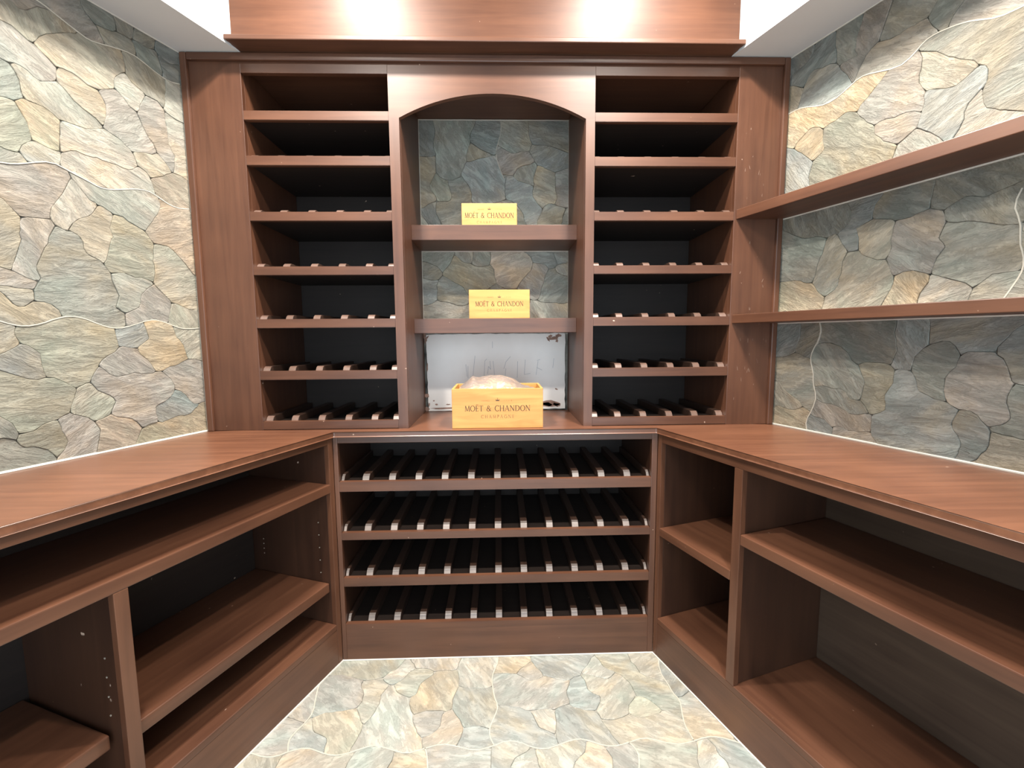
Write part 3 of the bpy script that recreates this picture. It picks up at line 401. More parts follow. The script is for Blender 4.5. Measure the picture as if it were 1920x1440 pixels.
STONES_RIGHT = """
D 0,4350 43,4371 73,4381 103,4383 138,4396 173,4433 183,4463 180,4482 168,4486 0,4486
D 107,4241 117,4241 126,4248 147,4283 166,4304 192,4316 249,4295 303,4293 331,4281 340,4282 344,4294 344,4334 329,4391 328,4470 324,4482 312,4486 193,4485 185,4477 173,4433 138,4396 103,4383 73,4381 43,4371 0,4350 0,4302 45,4283
K 363,4250 424,4254 464,4246 476,4250 477,4259 460,4288 464,4310 464,4358 495,4455 492,4482 472,4486 344,4486 332,4482 328,4470 329,4391 343,4341 345,4279
R 458,4098 464,4102 507,4187 526,4216 555,4243 596,4266 667,4483 520,4486 500,4482 487,4423 464,4358 464,4310 460,4288 477,4259 476,4250 464,4246 432,4254 385,4253 374,4248 370,4238 379,4217 421,4163 451,4105
K 651,4241 712,4238 752,4246 784,4240 801,4245 839,4247 850,4252 893,4313 917,4361 927,4391 929,4421 942,4478 940,4482 920,4486 696,4486 681,4485 670,4480 600,4278 606,4260
K 907,4137 928,4134 940,4138 955,4171 982,4208 1022,4248 1082,4284 1102,4312 1148,4360 1135,4421 1116,4482 1104,4486 960,4486 944,4478 937,4461 927,4391 917,4361 893,4313 849,4245 851,4225 875,4177
B 283,4049 320,4046 359,4055 447,4087 452,4090 453,4099 421,4163 379,4217 357,4259 346,4272 303,4293 249,4295 197,4315 187,4315 166,4304 150,4288 123,4243 84,4112 97,4103 127,4101 181,4083 219,4065
T 0,4102 33,4109 71,4111 82,4116 119,4223 116,4234 91,4249 45,4283 0,4302
L 683,4065 751,4063 805,4097 835,4123 865,4133 899,4137 893,4155 872,4182 844,4242 808,4246 784,4240 767,4245 744,4246 712,4238 664,4238 593,4261 555,4243 526,4216 499,4171 467,4107 467,4099 505,4109 527,4109
Y 59,3849 74,3852 86,3872 99,3883 185,3933 213,3931 253,3915 280,3896 329,3909 359,3911 424,3934 445,3931 483,3913 495,3911 504,3918 516,3939 554,3964 590,4000 614,4016 658,4060 660,4067 591,4093 512,4110 475,4099 413,4073 359,4055 327,4047 296,4046 243,4057 181,4083 127,4101 64,4110 33,4109 0,4102 0,3878
P 843,3753 852,3754 855,3759 863,3799 856,3830 860,3852 825,3919 824,3958 832,3990 832,4046 816,4086 807,4093 795,4091 751,4063 696,4062 667,4067 554,3964 516,3939 499,3907 499,3897 515,3873 546,3840 558,3820 603,3785 615,3783 633,3789 664,3790 714,3778 736,3782 775,3781 813,3771
T 979,3817 999,3815 1037,3833 1084,3866 1085,3875 1066,3904 1003,3945 978,3968 958,3980 898,4040 820,4082 832,4046 832,3990 824,3958 825,3919 843,3881 865,3855 909,3843 947,3825
B 980,3530 984,3528 994,3532 1029,3585 1047,3631 1044,3660 1059,3699 1098,3740 1116,3754 1125,3769 1128,3790 1125,3835 1114,3856 1094,3866 1075,3859 1037,3833 999,3815 985,3815 947,3825 879,3853 867,3851 859,3843 857,3823 863,3799 836,3672 902,3620 946,3576
G 1283,3561 1303,3559 1314,3564 1350,3616 1402,3660 1438,3774 1430,3788 1406,3804 1355,3881 1337,3951 1351,4015 1348,4026 1336,4030 1311,4023 1289,4023 1247,4053 1176,4054 1137,4063 1061,4099 1021,4115 983,4125 953,4127 928,4134 872,4134 830,4120 812,4100 822,4084 898,4040 958,3980 978,3968 1003,3945 1066,3904 1082,3880 1117,3851 1127,3829 1128,3782 1113,3741 1112,3718 1121,3671 1134,3644 1165,3627 1187,3609 1205,3603
P 1283,4025 1311,4023 1362,4036 1389,4089 1397,4113 1399,4149 1387,4161 1315,4193 1266,4240 1206,4276 1174,4308 1149,4354 1142,4352 1106,4316 1082,4284 1022,4248 982,4208 955,4171 945,4141 948,4130 953,4127 983,4125 1021,4115 1137,4063 1176,4054 1247,4053
B 0,3518 112,3518 137,3525 183,3527 204,3537 199,3581 192,3606 216,3694 210,3712 122,3800 102,3812 69,3843 0,3878
V 451,3497 493,3505 523,3523 552,3534 567,3533 617,3519 672,3518 701,3513 711,3527 735,3613 722,3632 662,3668 642,3696 614,3724 609,3735 607,3765 597,3787 558,3820 546,3840 518,3868 492,3907 445,3931 424,3934 359,3911 329,3909 297,3901 283,3891 280,3822 295,3759 285,3745 220,3706 192,3606 199,3581 201,3551 211,3537 263,3533 337,3503 432,3502
P 731,3625 743,3623 765,3633 834,3676 847,3719 851,3747 813,3771 775,3781 736,3782 714,3778 671,3789 648,3790 633,3789 605,3779 609,3735 614,3724 642,3696 662,3668
Y 211,3713 229,3713 261,3729 290,3748 295,3765 281,3815 277,3891 253,3915 213,3931 192,3934 179,3931 94,3880 83,3867 74,3846 78,3836 98,3816 122,3800
L 827,3409 847,3407 889,3421 951,3423 988,3450 992,3462 981,3523 946,3576 898,3624 878,3636 853,3659 831,3669 819,3667 781,3641 740,3618 706,3510 740,3442 771,3425
L 1067,3409 1135,3407 1173,3417 1217,3437 1252,3442 1300,3552 1299,3555 1219,3593 1205,3603 1187,3609 1165,3627 1134,3644 1121,3671 1111,3741 1106,3746 1059,3699 1044,3660 1047,3631 1029,3585 985,3517 985,3495 998,3452 1035,3425
K 339,3169 351,3167 401,3181 422,3178 443,3195 474,3212 490,3228 501,3249 503,3301 481,3351 479,3389 472,3414 479,3447 483,3499 473,3501 456,3496 432,3502 337,3503 293,3523 256,3534 201,3533 183,3527 137,3525 112,3518 0,3518 0,3278 37,3275 69,3259 91,3241 171,3201 209,3191 279,3189 317,3179
B 499,3049 536,3046 556,3050 560,3062 559,3125 541,3187 626,3220 631,3231 633,3261 643,3307 669,3337 699,3387 733,3433 735,3453 717,3491 706,3504 685,3515 617,3519 567,3533 545,3533 507,3515 483,3491 472,3414 479,3389 481,3351 503,3301 503,3255 490,3228 469,3209 434,3188 427,3179 425,3167 459,3105
K 755,3185 839,3183 867,3195 924,3210 929,3261 935,3279 937,3317 944,3342 944,3406 940,3418 928,3422 889,3421 840,3406 795,3417 744,3436 726,3424 699,3387 669,3337 643,3307 633,3261 632,3238 636,3226 651,3217 679,3213 735,3197
K 987,3185 997,3185 1011,3195 1081,3229 1101,3227 1153,3207 1175,3207 1317,3249 1338,3260 1341,3275 1309,3339 1252,3434 1217,3437 1173,3417 1135,3407 1080,3406 1040,3422 994,3450 974,3440 945,3413 943,3335 937,3317 935,3279 928,3254 932,3210 963,3193
G 219,2881 240,2878 261,2881 269,2889 285,2921 297,2997 315,3043 327,3063 349,3153 348,3163 317,3179 279,3189 209,3191 171,3201 91,3241 69,3259 37,3275 0,3278 0,2910 135,2909 181,2899 195,2889
G 355,2777 373,2777 426,2812 440,2830 447,2847 449,2885 463,2919 465,2989 492,3048 485,3067 459,3105 421,3171 407,3181 363,3171 347,3147 327,3063 315,3043 297,2997 287,2927 266,2878 310,2812 326,2796
T 675,2969 719,2967 741,2993 752,3030 745,3055 744,3086 751,3111 753,3149 759,3167 757,3179 741,3195 639,3221 544,3190 540,3184 559,3125 563,3049 582,3020 595,3009
T 347,2649 407,2647 488,2670 551,2669 593,2655 608,2654 655,2655 706,2668 765,2785 776,2822 773,2859 763,2873 749,2915 724,2962 675,2969 600,3006 586,3016 565,3043 512,3046 492,3042 465,2989 463,2919 449,2885 445,2841 426,2812 368,2774 361,2765 359,2735 338,2662
P 947,2849 956,2850 959,2855 979,2931 1012,2984 1005,3003 987,3025 980,3040 1006,3118 999,3157 989,3179 981,3187 941,3203 920,3206 873,3197 839,3183 776,3182 764,3178 753,3149 751,3111 744,3086 745,3055 751,3037 751,3023 728,2966 763,2873 771,2865 783,2863 825,2877 879,2877
G 1146,2754 1178,2772 1219,2811 1311,2815 1325,2825 1336,2870 1336,2942 1325,2987 1313,3007 1318,3038 1312,3044 1289,3039 1271,3045 1241,3047 1127,3093 1095,3101 1057,3103 1010,3114 1003,3107 980,3040 987,3025 1005,3003 1012,2984 979,2931 961,2869 963,2849 971,2841 1112,2782
K 1283,3041 1295,3039 1316,3050 1323,3075 1343,3119 1351,3159 1349,3171 1308,3212 1346,3252 1348,3259 1339,3259 1269,3233 1217,3221 1175,3207 1153,3207 1101,3227 1081,3229 1011,3195 995,3179 1003,3129 1019,3113 1057,3103 1095,3101 1127,3093 1197,3067 1235,3049
Y 803,2617 816,2614 829,2617 848,2630 908,2657 904,2702 913,2741 951,2807 951,2837 941,2851 872,2878 825,2877 780,2858 775,2815 765,2785 714,2678 725,2667 765,2651
L 1035,2633 1071,2631 1101,2641 1122,2652 1143,2735 1141,2755 1112,2782 1043,2809 989,2835 960,2844 953,2837 949,2801 915,2747 905,2709 907,2673 916,2657 931,2649 944,2646 969,2653 991,2653
G 1251,2633 1279,2631 1286,2638 1273,2685 1325,2801 1325,2817 1219,2811 1147,2747 1129,2677 1129,2663 1134,2652 1145,2647 1199,2645
G 1347,2617 1391,2615 1413,2641 1429,2673 1451,2747 1485,2809 1495,2837 1490,2848 1466,2872 1395,2913 1342,2962 1336,2950 1336,2870 1329,2845 1327,2807 1309,2761 1275,2691 1273,2679 1283,2649 1294,2628 1305,2623 1335,2621
Y 171,2657 240,2654 306,2666 333,2665 341,2673 359,2735 357,2771 310,2812 282,2856 261,2875 225,2879 195,2889 181,2899 135,2909 0,2910 0,2678 71,2693
B 0,2350 71,2351 125,2369 157,2385 165,2393 200,2510 199,2589 183,2645 176,2654 149,2667 71,2693 0,2678
K 275,2353 284,2354 287,2359 307,2419 320,2438 341,2489 351,2527 351,2557 337,2607 343,2645 333,2659 310,2666 265,2661 247,2655 193,2653 185,2645 199,2589 200,2510 169,2413 169,2399 187,2385 243,2361
G 299,1977 316,1978 333,2017 343,2047 344,2094 321,2167 319,2237 284,2346 269,2355 243,2361 175,2389 163,2387 125,2369 71,2351 0,2350 0,2174 17,2167 53,2163 70,2140 118,2092 213,2043 246,2004
T 0,1950 41,1981 103,1973 128,1966 191,1967 229,1985 242,1996 244,2004 226,2032 213,2043 118,2092 70,2140 53,2163 17,2167 0,2174
Y 0,1830 296,1830 288,1854 288,1910 291,1923 309,1961 308,1971 255,1997 243,1995 213,1977 184,1966 128,1966 55,1981 35,1979 0,1950
K 595,2329 615,2327 656,2342 760,2342 785,2335 796,2338 824,2422 817,2447 815,2477 801,2527 808,2566 807,2605 802,2616 765,2651 719,2669 655,2655 608,2654 593,2655 551,2669 488,2670 407,2647 360,2646 348,2642 337,2607 351,2557 352,2534 341,2489 331,2467 332,2458 344,2454 376,2462 423,2461 488,2438 538,2400 566,2348
G 579,2097 616,2094 632,2102 639,2119 649,2181 655,2199 653,2219 608,2318 566,2348 538,2400 493,2435 477,2443 416,2462 369,2461 331,2451 307,2419 288,2358 289,2335 297,2303 309,2275 319,2237 323,2161 334,2154 392,2166 464,2150 489,2157 511,2157 546,2136 558,2116
V 692,2018 711,2015 757,2033 783,2055 784,2094 777,2119 777,2149 815,2223 816,2294 813,2307 798,2324 767,2341 649,2341 616,2326 610,2318 655,2213 635,2097 669,2059
K 571,2001 623,1999 684,2018 685,2027 669,2059 637,2091 579,2097 558,2116 546,2136 511,2157 489,2157 464,2150 384,2166 339,2155 331,2147 331,2137 343,2101 345,2079 355,2065 393,2047 456,2046 495,2037 557,2011
P 466,1890 497,1901 528,1902 569,1887 591,1887 608,1892 632,1886 681,1901 703,1903 708,1906 712,1918 711,2005 703,2013 672,2014 623,1999 577,1999 557,2011 495,2037 456,2046 393,2047 347,2065 333,2017 313,1965 316,1954 337,1943 375,1941 413,1931
B 296,1830 472,1830 471,1877 466,1888 442,1912 413,1931 375,1941 337,1943 307,1954 291,1923 288,1910 288,1854
P 472,1830 760,1830 746,1856 726,1876 714,1896 703,1901 681,1901 639,1887 608,1892 576,1886 535,1901 520,1902 497,1901 476,1890 472,1878
B 819,2305 856,2310 889,2303 900,2306 915,2387 950,2432 975,2455 975,2581 959,2637 951,2645 905,2653 859,2635 812,2610 809,2605 808,2558 801,2527 815,2477 817,2447 824,2422 796,2328
B 1123,2402 1153,2421 1248,2422 1260,2426 1267,2451 1301,2497 1315,2523 1394,2604 1395,2611 1257,2631 1199,2645 1152,2646 1128,2652 1077,2633 1056,2630 1035,2633 991,2653 964,2650 961,2631 976,2574 979,2459 1005,2465 1033,2477 1069,2475 1098,2448
K 1067,2145 1076,2146 1078,2150 1065,2199 1065,2269 1083,2307 1109,2337 1120,2398 1117,2411 1094,2452 1069,2475 1040,2478 987,2459 950,2432 915,2387 905,2341 904,2310 907,2297 925,2267 935,2237 939,2209 950,2188 1000,2166 1019,2153
P 1259,2041 1269,2041 1309,2057 1330,2076 1340,2096 1335,2125 1321,2167 1320,2182 1321,2205 1340,2268 1331,2281 1309,2355 1293,2387 1270,2404 1260,2418 1248,2422 1153,2421 1142,2416 1123,2395 1113,2365 1109,2337 1083,2307 1067,2275 1064,2206 1073,2167 1083,2145 1099,2129 1137,2111 1189,2107 1218,2088 1230,2068
B 760,1830 1136,1830 1151,1871 1153,1893 1159,1911 1159,1933 1141,1971 1123,1993 1112,2022 1113,2037 1133,2097 1133,2107 1085,2139 1055,2149 1019,2153 1000,2166 955,2185 939,2209 935,2237 917,2283 901,2299 871,2309 841,2309 820,2298 816,2286 815,2223 777,2149 777,2119 784,2094 783,2055 757,2033 723,2019 713,2005 713,1903 723,1881 746,1856
D 1136,1830 1192,1830 1229,1858 1243,1891 1261,1913 1271,1943 1271,2013 1261,2035 1230,2068 1218,2088 1183,2109 1152,2110 1140,2106 1131,2091 1113,2037 1115,2009 1123,1993 1141,1971 1159,1933 1159,1911 1153,1893 1151,1871
T 1192,1830 1576,1830 1584,1854 1583,1909 1573,1939 1557,1971 1549,1979 1529,1981 1473,1967 1399,1997 1377,1999 1359,2005 1320,2006 1281,2013 1273,2005 1271,1943 1261,1913 1243,1891 1229,1858
B 1363,2265 1440,2262 1461,2265 1502,2328 1538,2364 1556,2392 1554,2400 1491,2465 1442,2568 1410,2600 1400,2604 1390,2600 1318,2528 1301,2497 1265,2445 1267,2409 1290,2392 1301,2371 1317,2331 1331,2281 1339,2273
K 1467,1969 1479,1967 1511,1975 1535,1983 1540,1988 1499,2033 1473,2087 1464,2126 1465,2165 1472,2190 1465,2215 1463,2253 1460,2258 1448,2262 1376,2262 1347,2267 1331,2243 1320,2198 1321,2167 1335,2125 1340,2096 1330,2076 1314,2060 1270,2040 1267,2025 1275,2017 1313,2007 1359,2005 1377,1999 1399,1997
B 1931,4073 1941,4073 2005,4105 2038,4136 2068,4154 2073,4189 2079,4207 2084,4267 2043,4289 1966,4348 1948,4386 1922,4408 1867,4433 1805,4483 1672,4486 1652,4482 1648,4470 1647,4399 1615,4263 1601,4221 1603,4201 1611,4193 1653,4179 1674,4168 1693,4147 1713,4103 1721,4095 1760,4086 1808,4086 1840,4094 1879,4093
T 2475,2689 2543,2687 2581,2697 2613,2713 2635,2731 2696,2758 2715,2771 2800,2814 2800,2862 2754,2904 2730,2920 2666,2992 2637,3011 2607,3021 2585,3023 2543,3037 2512,3038 2500,3034 2474,3004 2443,2987 2374,2936 2346,2908 2292,2820 2307,2785 2323,2769 2389,2739 2435,2705
G 2787,4089 2800,4086 2800,4486 2529,4485 2446,4432 2411,4355 2404,4328 2419,4273 2454,4204 2499,4169 2527,4165 2599,4141 2635,4121 2665,4111 2719,4109
T 2315,1881 2327,1879 2357,1889 2403,1923 2434,1940 2459,1963 2515,1995 2559,1999 2577,2005 2607,2007 2618,2012 2629,2033 2656,2126 2653,2139 2621,2195 2610,2208 2557,2235 2459,2257 2406,2282 2371,2275 2336,2254 2307,2243 2254,2216 2219,2155 2217,2143 2227,2105 2261,2035 2307,1889
T 2227,3617 2255,3615 2293,3625 2345,3645 2360,3646 2407,3645 2465,3623 2495,3621 2513,3615 2549,3617 2559,3631 2561,3669 2576,3734 2575,3765 2557,3811 2469,3875 2427,3897 2397,3923 2359,3941 2307,3947 2227,3867 2211,3835 2197,3793 2153,3709 2155,3689 2171,3641 2180,3626
T 2323,3945 2359,3943 2386,3964 2432,4038 2451,4091 2475,4139 2493,4161 2493,4171 2474,4192 2451,4209 2419,4273 2407,4317 2398,4330 2351,4311 2312,4310 2287,4317 2241,4319 2183,4341 2171,4339 2158,4328 2146,4308 2102,4280 2083,4259 2079,4207 2072,4182 2075,4161 2130,4104 2182,4036 2216,4014 2261,3995 2302,3956
P 2579,3025 2591,3023 2605,3033 2683,3179 2702,3208 2725,3233 2748,3276 2710,3300 2669,3339 2631,3357 2595,3361 2566,3380 2546,3402 2522,3388 2474,3332 2420,3306 2417,3295 2423,3277 2424,3222 2431,3197 2433,3159 2451,3113 2507,3041 2543,3037
T 2299,4313 2351,4311 2404,4338 2443,4427 2475,4451 2506,4468 2515,4483 2496,4486 2176,4486 2156,4482 2152,4470 2153,4439 2167,4389 2172,4346 2241,4319 2287,4317
V 1387,4161 1423,4159 1464,4174 1543,4175 1596,4202 1615,4263 1647,4399 1648,4470 1644,4482 1624,4486 1144,4486 1124,4482 1121,4463 1135,4421 1145,4375 1155,4345 1174,4308 1206,4276 1266,4240 1315,4193
L 1803,3049 1837,3057 1898,3100 1942,3144 2010,3188 2047,3231 2045,3243 2019,3281 2003,3313 1981,3387 1968,3414 1959,3421 1864,3422 1839,3415 1816,3414 1791,3421 1744,3422 1720,3428 1716,3426 1693,3377 1667,3339 1651,3307 1633,3253 1635,3241 1654,3220 1682,3200 1701,3171 1734,3108 1782,3060
G 2304,1830 2768,1830 2707,1905 2666,1976 2629,2003 2608,2006 2521,1997 2483,1979 2454,1960 2429,1937 2403,1923 2357,1889 2316,1874 2305,1853
B 2387,3313 2431,3311 2469,3329 2498,3356 2514,3380 2549,3409 2553,3445 2559,3463 2561,3501 2568,3526 2565,3595 2554,3608 2543,3613 2465,3623 2400,3646 2345,3645 2293,3625 2255,3615 2233,3615 2208,3622 2188,3618 2185,3599 2203,3545 2219,3513 2251,3465 2277,3435 2315,3361 2347,3329
V 1435,3785 1453,3785 1474,3796 1504,3822 1603,3859 1671,3863 1688,3870 1696,3878 1712,3934 1711,3973 1704,4006 1712,4102 1709,4115 1693,4147 1669,4171 1593,4197 1543,4175 1457,4173 1404,4154 1399,4119 1389,4089 1355,4027 1347,4003 1337,3951 1345,3911 1363,3865 1406,3804
P 2251,2218 2325,2249 2371,2275 2397,2281 2410,2292 2415,2303 2419,2331 2443,2395 2518,2504 2549,2537 2559,2559 2559,2573 2545,2631 2543,2661 2532,2682 2481,2687 2451,2697 2389,2739 2318,2770 2302,2760 2266,2708 2246,2696 2211,2659 2195,2627 2181,2577 2171,2563 2153,2517 2153,2503 2167,2461 2168,2398 2175,2373 2179,2337 2187,2313 2211,2273
P 1819,3689 1839,3687 1885,3705 1952,3742 1991,3759 1998,3766 1975,3861 1955,3913 1937,3975 1935,4061 1925,4075 1879,4093 1840,4094 1800,4086 1752,4086 1721,4093 1713,4085 1705,4045 1704,3998 1711,3973 1712,3934 1697,3871 1755,3769
L 2571,3593 2583,3591 2656,3614 2688,3606 2720,3614 2768,3614 2800,3606 2800,3934 2779,3931 2709,3889 2556,3819 2575,3765 2576,3742 2554,3614 2558,3604
K 2162,3170 2202,3196 2246,3240 2331,3299 2352,3310 2358,3318 2315,3361 2277,3435 2254,3460 2219,3513 2195,3561 2181,3619 2168,3636 2123,3611 2094,3584 2082,3564 2046,3528 2021,3489 1969,3421 2003,3313 2019,3281 2052,3234 2099,3201
B 1827,2811 1883,2843 1955,2875 1999,2871 2056,2886 2081,2879 2111,2879 2178,2908 2183,2919 2184,2934 2176,2966 2176,3126 2162,3168 2099,3201 2061,3227 2051,3227 2035,3218 2010,3188 1942,3144 1898,3100 1837,3057 1804,3043 1809,3015 1832,2934 1832,2886 1824,2854
L 1576,1830 1912,1830 1911,1869 1903,1901 1867,2001 1857,2039 1853,2113 1835,2107 1789,2073 1749,2049 1697,2037 1645,2017 1595,2003 1558,1984 1556,1976 1583,1909 1584,1854
P 1698,3458 1703,3463 1705,3517 1715,3547 1742,3592 1810,3668 1815,3685 1805,3707 1739,3793 1709,3851 1698,3864 1688,3868 1664,3862 1609,3861 1504,3822 1469,3793 1443,3778 1435,3763 1404,3660 1409,3655 1450,3640 1507,3577 1621,3523 1670,3476
P 1912,1830 2304,1830 2311,1877 2261,2035 2227,2105 2221,2131 2212,2146 2184,2150 2139,2139 2048,2096 2024,2102 1969,2103 1887,2133 1875,2131 1860,2122 1856,2110 1857,2039 1867,2001 1903,1901 1911,1869
G 2787,2409 2800,2406 2800,2814 2715,2771 2696,2758 2635,2731 2597,2705 2549,2689 2538,2678 2553,2591 2566,2548 2642,2512 2658,2496 2686,2452 2699,2441
P 1395,3185 1423,3191 1529,3229 1567,3231 1628,3250 1637,3265 1651,3307 1667,3339 1693,3377 1709,3409 1712,3422 1709,3435 1698,3456 1670,3476 1626,3520 1507,3577 1450,3640 1408,3654 1395,3651 1362,3628 1299,3547 1275,3499 1256,3438 1267,3409 1312,3334 1363,3225 1382,3196
T 1803,2257 1818,2260 1835,2299 1866,2332 1878,2352 1898,2364 1954,2420 1990,2472 2018,2500 2023,2517 2006,2540 1982,2556 1930,2608 1878,2644 1837,2683 1800,2700 1782,2688 1750,2640 1707,2603 1691,2579 1677,2537 1653,2489 1618,2436 1586,2412 1578,2398 1612,2354 1635,2337 1673,2327 1709,2323 1730,2312 1771,2273
B 2043,2097 2053,2097 2139,2139 2177,2149 2213,2153 2229,2169 2245,2201 2248,2214 2245,2227 2227,2249 2187,2313 2179,2337 2175,2373 2168,2398 2167,2461 2152,2502 2143,2509 2105,2511 2054,2522 2028,2514 1990,2472 1954,2420 1898,2364 1878,2352 1866,2332 1835,2299 1818,2254 1853,2179 1857,2151 1867,2130 1887,2133 1969,2103 2024,2102
K 2539,3825 2559,3823 2605,3841 2720,3894 2779,3931 2800,3934 2800,4086 2719,4109 2665,4111 2635,4121 2605,4139 2527,4165 2505,4165 2486,4152 2475,4139 2451,4091 2429,4033 2370,3942 2427,3897 2469,3875
L 1755,2737 1784,2734 1796,2738 1813,2769 1823,2799 1824,2854 1832,2886 1831,2941 1800,3046 1734,3108 1701,3171 1682,3200 1634,3240 1617,3245 1567,3231 1529,3229 1477,3209 1356,3170 1345,3141 1341,3113 1321,3069 1319,3039 1313,3021 1313,3007 1325,2987 1331,2963 1346,2960 1390,2916 1466,2872 1504,2830 1521,2823 1649,2791 1677,2787
B 1803,3417 1832,3414 1864,3422 1952,3422 1970,3428 1994,3452 2046,3528 2082,3564 2094,3584 2118,3608 2165,3641 2167,3653 2148,3706 2021,3755 1992,3758 1963,3747 1885,3705 1820,3682 1739,3587 1715,3547 1704,3510 1704,3454 1710,3436 1737,3423 1784,3422
L 2659,2130 2685,2137 2731,2171 2762,2188 2800,2222 2800,2406 2699,2441 2686,2452 2658,2496 2642,2512 2605,2531 2560,2548 2518,2504 2443,2395 2417,2325 2410,2286 2416,2278 2459,2257 2557,2235 2605,2211 2621,2195 2643,2153
O 1547,1985 1557,1985 1595,2003 1645,2017 1691,2035 1749,2049 1850,2116 1862,2134 1853,2179 1818,2248 1771,2273 1730,2312 1709,2323 1673,2327 1635,2337 1612,2354 1578,2392 1568,2396 1554,2388 1538,2364 1499,2323 1475,2283 1464,2254 1465,2215 1472,2190 1465,2165 1464,2126 1475,2081 1502,2028
B 2747,3281 2800,3278 2800,3606 2768,3614 2720,3614 2688,3606 2656,3614 2572,3586 2568,3574 2567,3519 2561,3501 2559,3463 2552,3438 2555,3393 2566,3380 2595,3361 2631,3357 2669,3339 2710,3300
P 2099,2513 2136,2510 2148,2514 2171,2563 2181,2577 2195,2627 2211,2659 2246,2696 2266,2708 2310,2774 2286,2820 2234,2872 2184,2908 2111,2879 2081,2879 2056,2886 1999,2871 1977,2871 1960,2876 1931,2867 1867,2835 1834,2812 1819,2787 1793,2725 1796,2706 1842,2680 1878,2644 1930,2608 1982,2556 2002,2544 2022,2524 2033,2519 2054,2522
O 2795,2865 2800,2862 2800,3278 2768,3278 2755,3275 2742,3264 2725,3233 2702,3208 2683,3179 2604,3028 2608,3022 2637,3011 2666,2992 2730,2920 2754,2904
O 2075,4273 2093,4273 2141,4305 2165,4337 2167,4389 2153,4439 2148,4482 2128,4486 1832,4486 1813,4483 1814,4476 1830,4460 1867,4433 1922,4408 1948,4386 1966,4348 2043,4289
P 2131,3713 2149,3713 2165,3729 2197,3793 2211,3835 2227,3867 2298,3940 2302,3950 2298,3960 2261,3995 2216,4014 2182,4036 2130,4104 2082,4152 2074,4154 2043,4139 2005,4105 1942,4072 1936,4054 1937,3975 1955,3913 1975,3861 1993,3783 2000,3766 2009,3759
G 2283,2825 2293,2826 2339,2899 2370,2932 2443,2987 2474,3004 2490,3020 2500,3040 2493,3059 2451,3113 2435,3153 2431,3197 2424,3222 2423,3277 2415,3301 2407,3309 2375,3317 2363,3315 2331,3299 2246,3240 2202,3196 2178,3180 2169,3165 2176,3126 2176,2966 2187,2913 2214,2884 2234,2872
L 1555,2401 1573,2401 1618,2436 1656,2494 1677,2537 1691,2579 1710,2608 1730,2620 1757,2649 1789,2697 1792,2718 1788,2730 1744,2742 1677,2787 1649,2791 1504,2828 1491,2819 1451,2747 1429,2673 1403,2627 1401,2615 1406,2604 1445,2563 1491,2465
G 2768,1830 2800,1830 2800,2222 2757,2185 2731,2171 2685,2137 2662,2128 2651,2107 2645,2081 2620,2012 2666,1976 2707,1905
"""
